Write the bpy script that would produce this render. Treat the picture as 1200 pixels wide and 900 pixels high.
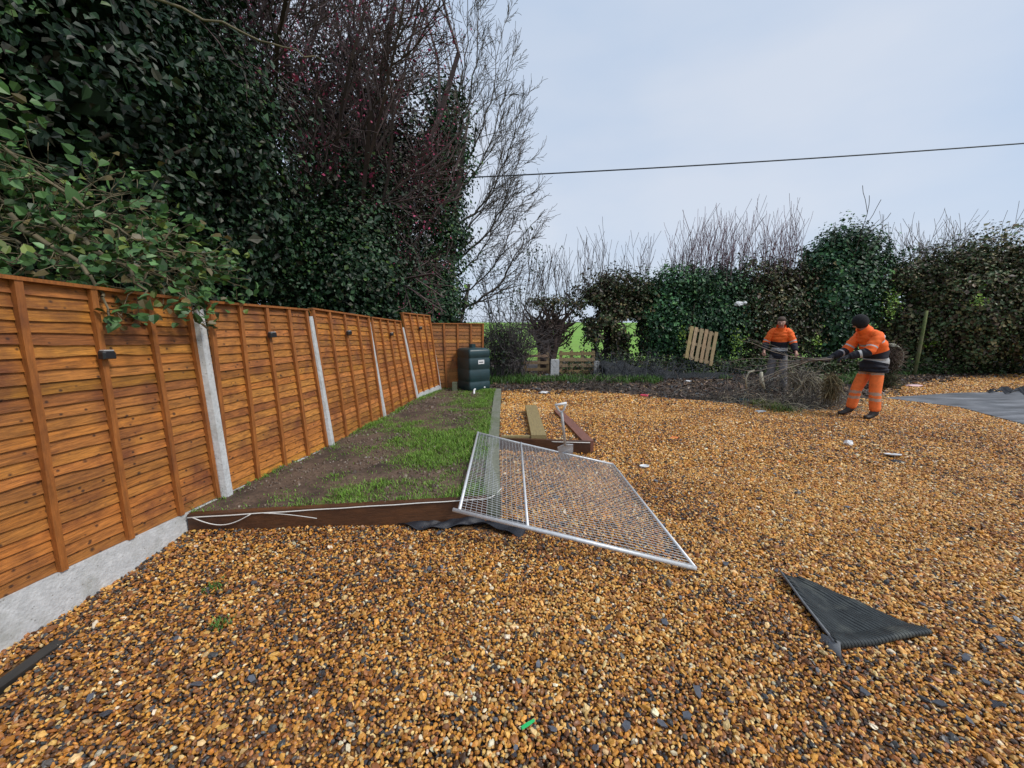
import bpy, math, random
import numpy as np
from mathutils import Vector, Matrix

# ------------------------------------------------------------------ camera, sky, sun
for o in list(bpy.data.objects): bpy.data.objects.remove(o)
SC = bpy.context.scene
COL = SC.collection
H = 1.68; F = 480.0; TH = math.atan(72 / 480.0)
cd = bpy.data.cameras.new('camera'); cam = bpy.data.objects.new('camera', cd); COL.objects.link(cam)
cam.location = (0, 0, H); cam.rotation_euler = (math.pi / 2 - TH, 0, 0)
cd.sensor_width = 36; cd.lens = F / 1200 * 36; cd.clip_start = .05; cd.clip_end = 4000
SC.camera = cam
W = bpy.data.worlds.new('World'); SC.world = W; W.use_nodes = True
SUN_EL, SUN_AZ = math.radians(50), math.radians(112)      # azimuth measured from +Y towards +X
nt = W.node_tree; N = nt.nodes; L = nt.links
bg = N['Background']; bg.inputs['Strength'].default_value = 0.1
sky = N.new('ShaderNodeTexSky'); sky.sky_type = 'NISHITA'; sky.sun_disc = False
sky.sun_elevation = SUN_EL; sky.sun_rotation = SUN_AZ
tc = N.new('ShaderNodeTexCoord')
mp = N.new('ShaderNodeMapping'); mp.inputs['Scale'].default_value = (1.1, 1.1, 2.6); L.new(tc.outputs['Generated'], mp.inputs['Vector'])
nz = N.new('ShaderNodeTexNoise'); nz.inputs['Scale'].default_value = 1.5; nz.inputs['Detail'].default_value = 5; nz.inputs['Roughness'].default_value = .45
L.new(mp.outputs['Vector'], nz.inputs['Vector'])
cr = N.new('ShaderNodeValToRGB'); cr.color_ramp.elements[0].position = .36; cr.color_ramp.elements[1].position = .66
cr.color_ramp.elements[0].color = (4.25, 5.35, 7.0, 1); cr.color_ramp.elements[1].color = (5.8, 6.35, 7.3, 1)
L.new(nz.outputs['Fac'], cr.inputs['Fac'])
mx = N.new('ShaderNodeMix'); mx.data_type = 'RGBA'; mx.inputs['Factor'].default_value = .88
L.new(sky.outputs['Color'], mx.inputs['A']); L.new(cr.outputs['Color'], mx.inputs['B']); L.new(mx.outputs['Result'], bg.inputs['Color'])
sd = bpy.data.lights.new('sun', 'SUN'); sun = bpy.data.objects.new('sun', sd); COL.objects.link(sun)
sd.energy = 2.0; sd.angle = math.radians(14); sd.color = (1, .95, .88)
_d = Vector((math.sin(SUN_AZ) * math.cos(SUN_EL), math.cos(SUN_AZ) * math.cos(SUN_EL), math.sin(SUN_EL)))
sun.rotation_euler = _d.to_track_quat('Z', 'Y').to_euler()
SC.view_settings.view_transform = 'Standard'; SC.view_settings.look = 'None'
SC.view_settings.exposure = 0.28; SC.view_settings.gamma = 1
SC.cycles.use_denoising = True
SC.cycles.max_bounces = 6; SC.cycles.diffuse_bounces = 3; SC.cycles.transparent_max_bounces = 6

# ------------------------------------------------------------------ helpers
R = np.random.default_rng(7); random.seed(7)
def ray(px, py):
    u = (px - 600) / F; v = (py - 450) / F
    return np.array([u, math.cos(TH) - v * math.sin(TH), -math.sin(TH) - v * math.cos(TH)])
def G(px, py, z=0.0):
    d = ray(px, py); t = (z - H) / d[2]; p = d * t; return np.array([p[0], p[1], z])
def D(px, py, Y):
    d = ray(px, py); t = Y / d[1]; return np.array([d[0] * t, Y, H + d[2] * t])
def V(*a): return np.array(a, float)
def unit(v):
    v = np.asarray(v, float); return v / (np.linalg.norm(v, axis=-1, keepdims=True) + 1e-12)

class MB:
    def __init__(s): s.v = []; s.l = []; s.t = []; s.m = []; s.c = []; s.n = 0; s.hasc = False
    def add(s, verts, faces, mat=0, col=None):
        """verts (n,3); faces: array (k,m) or list of tuples"""
        verts = np.asarray(verts, float).reshape(-1, 3)
        if isinstance(faces, np.ndarray):
            s.l.append((faces + s.n).reshape(-1)); s.t.append(np.full(len(faces), faces.shape[1])); k = len(faces)
        else:
            s.l.append(np.array([i + s.n for f in faces for i in f])); s.t.append(np.array([len(f) for f in faces])); k = len(faces)
        s.m.append(np.full(k, mat) if np.isscalar(mat) else np.asarray(mat))
        s.v.append(verts); s.n += len(verts)
        if col is None: s.c.append(np.ones((len(verts), 3)))
        else:
            s.hasc = True; col = np.asarray(col, float)
            s.c.append(np.tile(col, (len(verts), 1)) if col.ndim == 1 else col)
        return s
    def box8(s, a, b, **k):      # two quads of 4 points each
        v = np.vstack([a, b]); f = [(3, 2, 1, 0), (4, 5, 6, 7), (0, 1, 5, 4), (1, 2, 6, 5), (2, 3, 7, 6), (3, 0, 4, 7)]
        return s.add(v, f, **k)
    def box(s, c, size, rot=None, **k):
        x, y, z = np.array(size) / 2.
        v = np.array([(-x, -y, -z), (x, -y, -z), (x, y, -z), (-x, y, -z), (-x, -y, z), (x, -y, z), (x, y, z), (-x, y, z)])
        if rot is not None: v = v @ np.array(rot).T
        v = v + np.array(c); return s.box8(v[:4], v[4:], **k)
    def beam(s, a, b, w, h, up=(0, 0, 1), **k):   # box along a-b
        a = np.array(a, float); b = np.array(b, float); d = unit(b - a); sd_ = unit(np.cross(d, up)); u = np.cross(sd_, d)
        q = [(-w / 2, -h / 2), (w / 2, -h / 2), (w / 2, h / 2), (-w / 2, h / 2)]
        A = np.array([a + sd_ * i + u * j for i, j in q]); B = np.array([b + sd_ * i + u * j for i, j in q])
        return s.box8(A, B, **k)
    def tube(s, pts, r, n=8, cap=True, **k):
        pts = np.array(pts, float); m = len(pts); r = np.full(m, r) if np.isscalar(r) else np.array(r, float)
        t = np.gradient(pts, axis=0); t = unit(t)
        ref = V(0, 0, 1) if abs(t[0][2]) < .9 else V(1, 0, 0)
        rings = []; a = unit(np.cross(t[0], ref))
        for i in range(m):
            a = unit(a - t[i] * np.dot(a, t[i])); b = np.cross(t[i], a)
            an = np.arange(n) * 2 * math.pi / n
            rings.append(pts[i] + r[i] * (np.cos(an)[:, None] * a + np.sin(an)[:, None] * b))
        return s.loft(rings, cap, **k)
    def loft(s, rings, cap=True, **k):
        n = len(rings[0]); m = len(rings); f = []
        for i in range(m - 1):
            for j in range(n):
                j2 = (j + 1) % n; f.append((i * n + j, i * n + j2, (i + 1) * n + j2, (i + 1) * n + j))
        if cap: f.append(tuple(range(n))[::-1]); f.append(tuple(range((m - 1) * n, m * n)))
        return s.add(np.vstack(rings), f, **k)
    def prism(s, poly, z0, z1, **k):
        n = len(poly); a = [(p[0], p[1], z0) for p in poly]; b = [(p[0], p[1], z1) for p in poly]
        f = [tuple(range(n))[::-1], tuple(range(n, 2 * n))] + [(i, (i + 1) % n, n + (i + 1) % n, n + i) for i in range(n)]
        return s.add(a + b, f, **k)
    def segs(s, P0, P1, r0, r1, col=None, n=3):
        P0 = np.array(P0); P1 = np.array(P1); r0 = np.array(r0)[:, None]; r1 = np.array(r1)[:, None]
        d = unit(P1 - P0); ref = np.where(np.abs(d[:, 2:3]) < .9, V(0, 0, 1), V(1, 0, 0))
        a = unit(np.cross(d, ref)); b = np.cross(d, a); vs = []
        for (P, r) in ((P0, r0), (P1, r1)):
            for j in range(n):
                t = 2 * math.pi * j / n; vs.append(P + r * (math.cos(t) * a + math.sin(t) * b))
        v = np.stack(vs, 1).reshape(-1, 3); k = len(P0)
        base = (np.arange(k) * 2 * n)[:, None, None]
        f = np.array([(j, (j + 1) % n, n + (j + 1) % n, n + j) for j in range(n)])[None] + base
        if col is not None and np.ndim(col) == 2: col = np.repeat(col, 2 * n, axis=0)
        return s.add(v, f.reshape(-1, 4), col=col)
    def build(s, name, mats, parent=None, smooth=False):
        me = bpy.data.meshes.new(name); v = np.vstack(s.v); l = np.concatenate(s.l); t = np.concatenate(s.t); m = np.concatenate(s.m)
        me.vertices.add(len(v)); me.vertices.foreach_set('co', v.astype(np.float32).ravel())
        me.loops.add(len(l)); me.loops.foreach_set('vertex_index', l.astype(np.int32))
        me.polygons.add(len(t)); st = np.concatenate([[0], np.cumsum(t)[:-1]])
        me.polygons.foreach_set('loop_start', st.astype(np.int32)); me.polygons.foreach_set('loop_total', t.astype(np.int32))
        me.polygons.foreach_set('material_index', m.astype(np.int32))
        me.polygons.foreach_set('use_smooth', np.full(len(t), smooth))
        if s.hasc:
            at = me.color_attributes.new('col', 'FLOAT_COLOR', 'POINT'); c = np.vstack(s.c)
            at.data.foreach_set('color', np.hstack([c, np.ones((len(c), 1))]).astype(np.float32).ravel())
        me.update(calc_edges=True); me.validate()
        for q in (mats if isinstance(mats, (list, tuple)) else [mats]): me.materials.append(q)
        o = bpy.data.objects.new(name, me); COL.objects.link(o)
        if parent is not None:
            o.parent = parent; o.matrix_parent_inverse = Matrix.Translation(parent.location).inverted() if parent.rotation_euler == (0, 0, 0) or True else None
        return o
def tag(o, label=None, cat=None, group=None, kind=None):
    if label: o['label'] = label
    if cat: o['category'] = cat
    if group: o['group'] = group
    if kind: o['kind'] = kind
    return o
def thing(name, label, cat, loc, group=None):
    o = bpy.data.objects.new(name, None); COL.objects.link(o); o.location = tuple(loc); o.empty_display_size = .1
    return tag(o, label, cat, group)
def noise2(x, y, sc=1., seed=0):   # smooth value noise, about -1..1
    r = np.random.default_rng(seed); T = r.uniform(-1, 1, (64, 64)); x = np.asarray(x) * sc + 100.3; y = np.asarray(y) * sc + 100.7
    xi = np.floor(x).astype(int); yi = np.floor(y).astype(int); fx = x - xi; fy = y - yi
    fx = fx * fx * (3 - 2 * fx); fy = fy * fy * (3 - 2 * fy); g = lambda a, b: T[a % 64, b % 64]
    return (g(xi, yi) * (1 - fx) + g(xi + 1, yi) * fx) * (1 - fy) + (g(xi, yi + 1) * (1 - fx) + g(xi + 1, yi + 1) * fx) * fy
def inpoly(x, y, poly):
    x = np.asarray(x); y = np.asarray(y); ins = np.zeros(x.shape, bool); n = len(poly)
    for i in range(n):
        x0, y0 = poly[i][:2]; x1, y1 = poly[(i + 1) % n][:2]
        if y0 == y1: continue
        c = ((y0 > y) != (y1 > y)) & (x < (x1 - x0) * (y - y0) / (y1 - y0) + x0); ins ^= c
    return ins

# ------------------------------------------------------------------ materials
def mat(name, base=(.5, .5, .5), rough=.7, attr=False, nscale=0, namp=.3, stretch=(1, 1, 1), bump=0, bscale=None, metal=0,
        dark=None, dscale=3, dcut=(.45, .7), spec=None, damp=1.0, trans=0):
    m = bpy.data.materials.new(name); m.use_nodes = True; nt = m.node_tree; N = nt.nodes; L = nt.links; b = N['Principled BSDF']
    b.inputs['Roughness'].default_value = rough; b.inputs['Metallic'].default_value = metal
    if spec is not None: b.inputs['Specular IOR Level'].default_value = spec
    tc = N.new('ShaderNodeTexCoord'); mp = N.new('ShaderNodeMapping'); mp.inputs['Scale'].default_value = stretch
    L.new(tc.outputs['Object'], mp.inputs['Vector'])
    src = N.new('ShaderNodeRGB').outputs[0]; src.default_value = (*base, 1)
    def mul(a, bb, fac=1.0, mode='MULTIPLY'):
        x = N.new('ShaderNodeMix'); x.data_type = 'RGBA'; x.blend_type = mode
        if isinstance(fac, float) or isinstance(fac, int): x.inputs['Factor'].default_value = fac
        else: L.new(fac, x.inputs['Factor'])
        L.new(a, x.inputs['A'])
        if isinstance(bb, tuple): x.inputs['B'].default_value = (*bb, 1)
        else: L.new(bb, x.inputs['B'])
        return x.outputs['Result']
    if attr:
        a = N.new('ShaderNodeAttribute'); a.attribute_name = 'col'; src = mul(src, a.outputs['Color'])
    if nscale:
        n = N.new('ShaderNodeTexNoise'); n.inputs['Scale'].default_value = nscale; n.inputs['Detail'].default_value = 6; n.inputs['Roughness'].default_value = .65
        L.new(mp.outputs['Vector'], n.inputs['Vector'])
        r = N.new('ShaderNodeMapRange'); r.inputs['From Min'].default_value = .3; r.inputs['From Max'].default_value = .7
        r.inputs['To Min'].default_value = 1 - namp; r.inputs['To Max'].default_value = 1 + namp * .6
        L.new(n.outputs['Fac'], r.inputs['Value'])
        c = N.new('ShaderNodeCombineColor'); [L.new(r.outputs[0], c.inputs[i]) for i in range(3)]
        src = mul(src, c.outputs[0])
    if dark is not None:
        n2 = N.new('ShaderNodeTexNoise'); n2.inputs['Scale'].default_value = dscale; n2.inputs['Detail'].default_value = 5; n2.inputs['Roughness'].default_value = .6
        L.new(tc.outputs['Object'], n2.inputs['Vector'])
        r2 = N.new('ShaderNodeMapRange'); r2.inputs['From Min'].default_value = dcut[0]; r2.inputs['From Max'].default_value = dcut[1]; r2.inputs['To Max'].default_value = damp
        L.new(n2.outputs['Fac'], r2.inputs['Value']); src = mul(src, dark, r2.outputs[0], 'MIX')
    L.new(src, b.inputs['Base Color'])
    if bump:
        n3 = N.new('ShaderNodeTexNoise'); n3.inputs['Scale'].default_value = bscale or nscale or 20; n3.inputs['Detail'].default_value = 6
        L.new(mp.outputs['Vector'], n3.inputs['Vector']); bm = N.new('ShaderNodeBump'); bm.inputs['Strength'].default_value = bump; bm.inputs['Distance'].default_value = .01
        L.new(n3.outputs['Fac'], bm.inputs['Height']); L.new(bm.outputs[0], b.inputs['Normal'])
    return m
def knots(m, scale=(1, 9, 9), cut=.1, colr=(.05, .018, .008)):
    nt = m.node_tree; N = nt.nodes; L = nt.links; b = N['Principled BSDF']; old = b.inputs['Base Color'].links[0].from_socket
    tc = N.new('ShaderNodeTexCoord'); mp = N.new('ShaderNodeMapping'); mp.inputs['Scale'].default_value = scale; L.new(tc.outputs['Object'], mp.inputs['Vector'])
    w = N.new('ShaderNodeTexNoise'); w.inputs['Scale'].default_value = 3; L.new(mp.outputs[0], w.inputs['Vector'])
    ad = N.new('ShaderNodeMix'); ad.data_type = 'RGBA'; ad.inputs['Factor'].default_value = .08; L.new(mp.outputs[0], ad.inputs['A']); L.new(w.outputs['Color'], ad.inputs['B'])
    vo = N.new('ShaderNodeTexVoronoi'); vo.inputs['Scale'].default_value = 1; L.new(ad.outputs['Result'], vo.inputs['Vector'])
    r = N.new('ShaderNodeMapRange'); r.inputs['From Min'].default_value = cut; r.inputs['From Max'].default_value = cut * 2.2; r.inputs['To Min'].default_value = .85; r.inputs['To Max'].default_value = 0
    L.new(vo.outputs['Distance'], r.inputs['Value'])
    x = N.new('ShaderNodeMix'); x.data_type = 'RGBA'; L.new(r.outputs[0], x.inputs['Factor']); L.new(old, x.inputs['A']); x.inputs['B'].default_value = (*colr, 1)
    L.new(x.outputs['Result'], b.inputs['Base Color'])

M = {}
M['fence'] = mat('fence_wood', (.485, .185, .034), .6, attr=True, nscale=20, namp=.6, stretch=(3, .3, 4), bump=.35, bscale=60, dark=(.13, .035, .014), dscale=3.6, dcut=(.48, .72), damp=.85)
knots(M['fence'], (1, 15, 19), .085, (.035, .014, .008))
knots(M['fence'], (1, 6, 7), .045, (.02, .012, .01))
M['batten'] = mat('batten_wood', (.37, .125, .025), .65, nscale=12, namp=.4, stretch=(4, 4, .5), bump=.3, bscale=50, dark=(.12, .035, .015), dscale=2.5, dcut=(.5, .72), damp=.7)
M['concrete'] = mat('cast_concrete', (.6, .61, .61), .85, nscale=22, namp=.22, bump=.5, bscale=60, dark=(.27, .27, .22), dscale=6, dcut=(.48, .75), damp=.6)
knots(M['concrete'], (30, 30, 30), .07, (.25, .24, .22))
M['kerb'] = mat('weathered_kerb', (.2, .21, .16), .85, nscale=30, namp=.35, bump=.4, bscale=90, dark=(.09, .12, .04), dscale=2, damp=.7)
M['sleeper'] = mat('brown_timber', (.12, .05, .02), .5, nscale=18, namp=.4, stretch=(.35, 3, 4), bump=.3, bscale=60, dark=(.05, .02, .01), dscale=2.2)
M['redtimber'] = mat('red_brown_timber', (.22, .09, .06), .6, nscale=18, namp=.3, stretch=(3, .4, 4), bump=.2)
M['paletimber'] = mat('pale_green_timber', (.3, .23, .1), .7, nscale=16, namp=.3, stretch=(3, .5, 3), bump=.3, bscale=60)
M['pallet'] = mat('pallet_wood', (.34, .245, .13), .75, attr=True, nscale=12, namp=.35, stretch=(3, 3, .6), bump=.3)
M['soil'] = mat('soil', (.14, .092, .062), .95, nscale=26, namp=.5, bump=1, bscale=45, dark=(.035, .022, .016), dscale=3)
M['litter'] = mat('litter_soil', (.085, .06, .045), .95, nscale=20, namp=.5, bump=1, bscale=40, dark=(.04, .035, .032), dscale=1.2)
M['leaf'] = mat('leaf', (1, 1, 1), .45, attr=True, spec=.32)
M['grass'] = mat('grass_blade', (1, 1, 1), .5, attr=True, spec=.3)
M['bark'] = mat('bark', (.085, .06, .045), .9, nscale=20, namp=.4, stretch=(1, 1, .3), bump=.6, bscale=40)
M['twig'] = mat('twig', (1, 1, 1), .8, attr=True)
M['steel'] = mat('galvanised_steel', (.66, .68, .7), .42, nscale=40, namp=.2, metal=.3, bump=.1)
M['wire'] = mat('galvanised_wire', (.6, .62, .64), .45, metal=.3, nscale=30, namp=.2)
M['rubber'] = mat('ribbed_rubber', (.032, .038, .038), .5, nscale=14, namp=.5, dark=(.13, .135, .11), dscale=7, dcut=(.52, .75), damp=.6)
M['membrane'] = mat('black_membrane', (.022, .024, .032), .5, nscale=90, namp=.3, bump=.2, bscale=200)
M['blackplastic'] = mat('black_plastic', (.02, .02, .024), .4, nscale=8, namp=.2)
M['white'] = mat('white_plastic', (.78, .79, .8), .45, nscale=15, namp=.08)
M['rope'] = mat('white_cord', (.75, .74, .7), .8, nscale=60, namp=.15)
M['tank'] = mat('dark_green_plastic', (.018, .05, .058), .38, nscale=6, namp=.25, dark=(.03, .055, .058), dscale=5, dcut=(.5, .8), damp=.5)
M['slate'] = mat('paving', (.20, .205, .22), .5, nscale=3, namp=.75, stretch=(.35, 2.0, 1), bump=.15, bscale=30, dark=(.09, .1, .115), dscale=1.1, dcut=(.5, .7), damp=.7)
M['hivis'] = mat('orange_fabric', (1.0, .16, .018), .75, nscale=14, namp=.16, bump=.5, bscale=14)
M['hivis_trouser'] = mat('orange_trouser_fabric', (.95, .20, .04), .8, nscale=10, namp=.22, bump=.5, bscale=12)
M['navy'] = mat('black_navy_fabric', (.014, .015, .024), .85, nscale=14, namp=.2, bump=.5, bscale=14)
M['reflect'] = mat('reflective_tape', (.5, .5, .5), .4, nscale=30, namp=.12)
M['reflect_dirty'] = mat('dull_reflective_tape', (.5, .33, .24), .5, nscale=30, namp=.2)
M['greytrouser'] = mat('grey_fabric', (.19, .18, .185), .9, nscale=14, namp=.3, bump=.4)
M['skin'] = mat('skin', (.5, .27, .2), .55, nscale=20, namp=.1)
M['hair'] = mat('hair', (.09, .06, .045), .8, nscale=60, namp=.3, bump=.4)
M['eye'] = mat('eye', (.03, .02, .02), .3, nscale=10, namp=.1)
M['lip'] = mat('lip', (.36, .13, .11), .5, nscale=10, namp=.1)
M['knit'] = mat('black_knit', (.014, .014, .017), .95, nscale=70, namp=.4, bump=.6, bscale=110)
M['boot'] = mat('dark_boot', (.045, .035, .03), .6, nscale=20, namp=.4, bump=.3)
M['glove'] = mat('glove', (.02, .021, .026), .8, nscale=20, namp=.3)
M['cable'] = mat('cable', (.03, .035, .05), .6, nscale=5, namp=.1)
M['orange'] = mat('orange_plastic', (.8, .22, .05), .5, nscale=10, namp=.1)
M['red'] = mat('red_plastic', (.6, .05, .09), .5, nscale=10, namp=.1)
M['pink'] = mat('pinkish_paper', (.75, .5, .5), .6, nscale=10, namp=.1)
M['green'] = mat('green_plastic', (.02, .5, .14), .4, nscale=10, namp=.1)
M['moss'] = mat('mossy_post', (.13, .16, .05), .9, nscale=15, namp=.4, bump=.4, dark=(.2, .16, .1), dscale=4)
M['field'] = mat('crop_green', (.16, .34, .028), .9, nscale=.6, namp=.22, dark=(.2, .3, .05), dscale=.05, dcut=(.4, .7), damp=.6, bump=.4, bscale=6)
M['stone'] = mat('gravel_stone', (1, 1, 1), .46, attr=True, nscale=70, namp=.25, spec=.55)
M['net'] = mat('dark_netting', (.014, .019, .024), .8, nscale=40, namp=.6, bump=1, bscale=40, dark=(.02, .022, .02), dscale=3)
M['straw'] = mat('dry_straw', (1, 1, 1), .8, attr=True)

# gravel ground shader
def gravel_ground():
    m = bpy.data.materials.new('gravel_bed'); m.use_nodes = True; nt = m.node_tree; N = nt.nodes; L = nt.links; b = N['Principled BSDF']
    tc = N.new('ShaderNodeTexCoord')
    vo = N.new('ShaderNodeTexVoronoi'); vo.inputs['Scale'].default_value = 40; L.new(tc.outputs['Object'], vo.inputs['Vector'])
    sp = N.new('ShaderNodeSeparateColor'); L.new(vo.outputs['Color'], sp.inputs[0])
    cr = N.new('ShaderNodeValToRGB'); cr.color_ramp.interpolation = 'CONSTANT'; e = cr.color_ramp.elements
    pal = [(0, (.045, .028, .02)), (.12, (.10, .05, .022)), (.24, (.36, .16, .04)), (.42, (.56, .28, .07)), (.62, (.66, .40, .14)), (.78, (.45, .20, .045)), (.88, (.72, .52, .26)), (.95, (.07, .07, .08))]
    e[0].position = 0; e[0].color = (*pal[0][1], 1); e[1].position = pal[1][0]; e[1].color = (*pal[1][1], 1)
    for p, c in pal[2:]: q = e.new(p); q.color = (*c, 1)
    L.new(sp.outputs[0], cr.inputs['Fac'])
    r = N.new('ShaderNodeMapRange'); r.inputs['From Min'].default_value = .45; r.inputs['From Max'].default_value = .85; r.inputs['To Min'].default_value = 1.; r.inputs['To Max'].default_value = .35
    L.new(vo.outputs['Distance'], r.inputs['Value']); c = N.new('ShaderNodeCombineColor'); [L.new(r.outputs[0], c.inputs[i]) for i in range(3)]
    x = N.new('ShaderNodeMix'); x.data_type = 'RGBA'; x.blend_type = 'MULTIPLY'; x.inputs['Factor'].default_value = 1
    L.new(cr.outputs[0], x.inputs['A']); L.new(c.outputs[0], x.inputs['B'])
    n = N.new('ShaderNodeTexNoise'); n.inputs['Scale'].default_value = 1.3; n.inputs['Detail'].default_value = 4; L.new(tc.outputs['Object'], n.inputs['Vector'])
    r2 = N.new('ShaderNodeMapRange'); r2.inputs['From Min'].default_value = .5; r2.inputs['From Max'].default_value = .8; r2.inputs['To Max'].default_value = .5; L.new(n.outputs['Fac'], r2.inputs['Value'])
    y = N.new('ShaderNodeMix'); y.data_type = 'RGBA'; L.new(r2.outputs[0], y.inputs['Factor']); L.new(x.outputs['Result'], y.inputs['A']); y.inputs['B'].default_value = (.09, .055, .03, 1)
    hm = N.new('ShaderNodeMix'); hm.data_type = 'RGBA'; hm.blend_type = 'MULTIPLY'; hm.inputs['Factor'].default_value = 1; L.new(y.outputs['Result'], hm.inputs['A']); hm.inputs['B'].default_value = (.32, .28, .26, 1)
    L.new(hm.outputs['Result'], b.inputs['Base Color']); b.inputs['Roughness'].default_value = .8
    bm = N.new('ShaderNodeBump'); bm.inputs['Strength'].default_value = 1; bm.inputs['Distance'].default_value = .012; bm.invert = True
    L.new(vo.outputs['Distance'], bm.inputs['Height']); L.new(bm.outputs[0], b.inputs['Normal'])
    return m
M['gravel'] = gravel_ground()
def rib_material():
    m = M['rubber']; nt = m.node_tree; N = nt.nodes; L = nt.links; b = N['Principled BSDF']
    a = N.new('ShaderNodeTexCoord'); mp = N.new('ShaderNodeMapping'); mp.inputs['Rotation'].default_value = (0, 0, math.radians(-24)); L.new(a.outputs['Object'], mp.inputs['Vector'])
    w = N.new('ShaderNodeTexWave'); w.inputs['Scale'].default_value = 15; w.wave_profile = 'SIN'; w.bands_direction = 'X'; w.inputs['Distortion'].default_value = .15
    L.new(mp.outputs[0], w.inputs['Vector']); bm = N.new('ShaderNodeBump'); bm.inputs['Strength'].default_value = .8; bm.inputs['Distance'].default_value = .012
    L.new(w.outputs['Fac'], bm.inputs['Height']); L.new(bm.outputs[0], b.inputs['Normal'])
rib_material()

# ------------------------------------------------------------------ ground
def hills(x, y):
    r = np.clip((y - 17) / 130, 0, 1); return -.05 + r * 1.75 + np.clip((y - 22) / 130, 0, 1) * .25 * noise2(x, y, .02, 3)
xs = np.concatenate([np.linspace(-1500, -60, 12), np.linspace(-50, 80, 66), np.linspace(95, 1500, 12)])
ys = np.concatenate([np.linspace(-60, 14, 8), np.linspace(17, 160, 50), np.linspace(180, 2500, 14)])
X, Y = np.meshgrid(xs, ys); Z = hills(X, Y)
nx, ny = len(xs), len(ys); idx = np.arange(nx * ny).reshape(ny, nx)
f = np.stack([idx[:-1, :-1], idx[:-1, 1:], idx[1:, 1:], idx[1:, :-1]], -1).reshape(-1, 4)
tag(MB().add(np.stack([X, Y, Z], -1).reshape(-1, 3), f).build('ground', M['field'], smooth=True), kind='structure')
# gravel sheet
GE = [G(583, 457), G(640, 458), G(700, 459), G(770, 465), G(850, 473), G(905, 478), G(985, 477), G(1030, 462), G(1045, 450), G(1120, 443), G(1200, 438), V(24, 14.2, 0)]
gp = [(-3.6, -3)] + [(24, -3)] + [(p[0], p[1] + .35) for p in GE[::-1]] + [(-3.6, GE[0][1])]
tag(MB().add([(p[0], p[1], -.008) for p in gp], [tuple(range(len(gp)))]).build('gravel_bed', M['gravel']), kind='structure')
# soil / leaf litter strip in front of and under the hedge
sp_ = [(p[0], p[1] + R.uniform(-.06, .06)) for p in GE] + [(30, 14.2), (30, 18.3), (-14, 18.3), (-14, 1), (-3.0, 1), (-3.0, 10.4), (-1.2, 10.6)]
tag(MB().add([(p[0], p[1], -.002) for p in sp_], [tuple(range(len(sp_)))]).build('soil_strip', M['litter']), kind='structure')
# lawn
ZL = .20
lf = [G(222, 602, ZL), G(570, 582, ZL)]; kx0 = G(573, 520, ZL)[0]; kx1 = G(581, 456, ZL)[0]
Jb = [None, (258, 580), (384, 522), (447.5, 489), (487, 468), (515, 457)]
Jt = [(-130, 311), (222, 353), (359, 365), (431, 372.5), (468, 376), (503.5, 379.5)]
PB = [None, (266, 579), (388, 521), (450, 488), (489, 467), (515.5, 456)]
PT = [None, (230, 361), (362, 371), (431, 378), (471, 384), (505, 392)]
Yp = [0] + [G(*PB[i], ZL)[1] for i in range(1, 6)]
Yp[0] = Yp[1] - 1.62
JB = [D(-53, 724, Yp[0])] + [D(*Jb[i], Yp[i]) for i in range(1, 6)]
JT = [D(*Jt[i], Yp[i]) for i in range(6)]
print('fence base', [np.round(p, 2) for p in JB], 'top', [np.round(p, 2) for p in JT])
backY = G(560, 456, ZL)[1]
lawn = [(lf[0][0], lf[0][1]), (lf[1][0], lf[1][1]), (kx0, G(573, 520, ZL)[1]), (kx1, backY)] + [(JB[5][0], backY + .3)] + [(JB[i][0] - .05, JB[i][1]) for i in (4, 3, 2, 1)]
print('lawn', np.round(lawn, 2))
# soil surface grid with small lumps
def grid_in(poly, step, zf, name, m_, smooth=True, skirt=None):
    P = np.array([p[:2] for p in poly]); x0, y0 = P.min(0); x1, y1 = P.max(0)
    xs = np.arange(x0, x1 + step, step); ys = np.arange(y0, y1 + step, step); X, Y = np.meshgrid(xs, ys)
    k = inpoly(X, Y, poly); cell = k[:-1, :-1] | k[1:, :-1] | k[:-1, 1:] | k[1:, 1:]
    # snap vertices outside onto the polygon edge by shrinking to nearest edge point
    Xf = X.copy(); Yf = Y.copy(); out = ~k
    px = X[out]; py = Y[out]; best = np.full(px.shape, 1e9); bx = px.copy(); by = py.copy()
    for i in range(len(poly)):
        a = np.array(poly[i][:2]); b = np.array(poly[(i + 1) % len(poly)][:2]); ab = b - a
        t = np.clip(((px - a[0]) * ab[0] + (py - a[1]) * ab[1]) / (ab @ ab), 0, 1); qx = a[0] + t * ab[0]; qy = a[1] + t * ab[1]
        d = (qx - px) ** 2 + (qy - py) ** 2; w = d < best; best[w] = d[w]; bx[w] = qx[w]; by[w] = qy[w]
    Xf[out] = bx; Yf[out] = by
    idx = np.arange(X.size).reshape(X.shape)
    f = np.stack([idx[:-1, :-1], idx[:-1, 1:], idx[1:, 1:], idx[1:, :-1]], -1)[cell].reshape(-1, 4)
    used = np.unique(f); mp_ = np.zeros(X.size, int); mp_[used] = np.arange(len(used))
    v = np.stack([Xf.ravel(), Yf.ravel(), zf(Xf.ravel(), Yf.ravel())], -1)[used]
    return MB().add(v, mp_[f]).build(name, m_, smooth=smooth)
zl = lambda x, y: ZL - .012 + .012 * noise2(x, y, 3, 5) + .008 * noise2(x, y, 11, 6)
tag(grid_in(lawn, .05, zl, 'lawn_soil', M['soil']), kind='structure')

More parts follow.
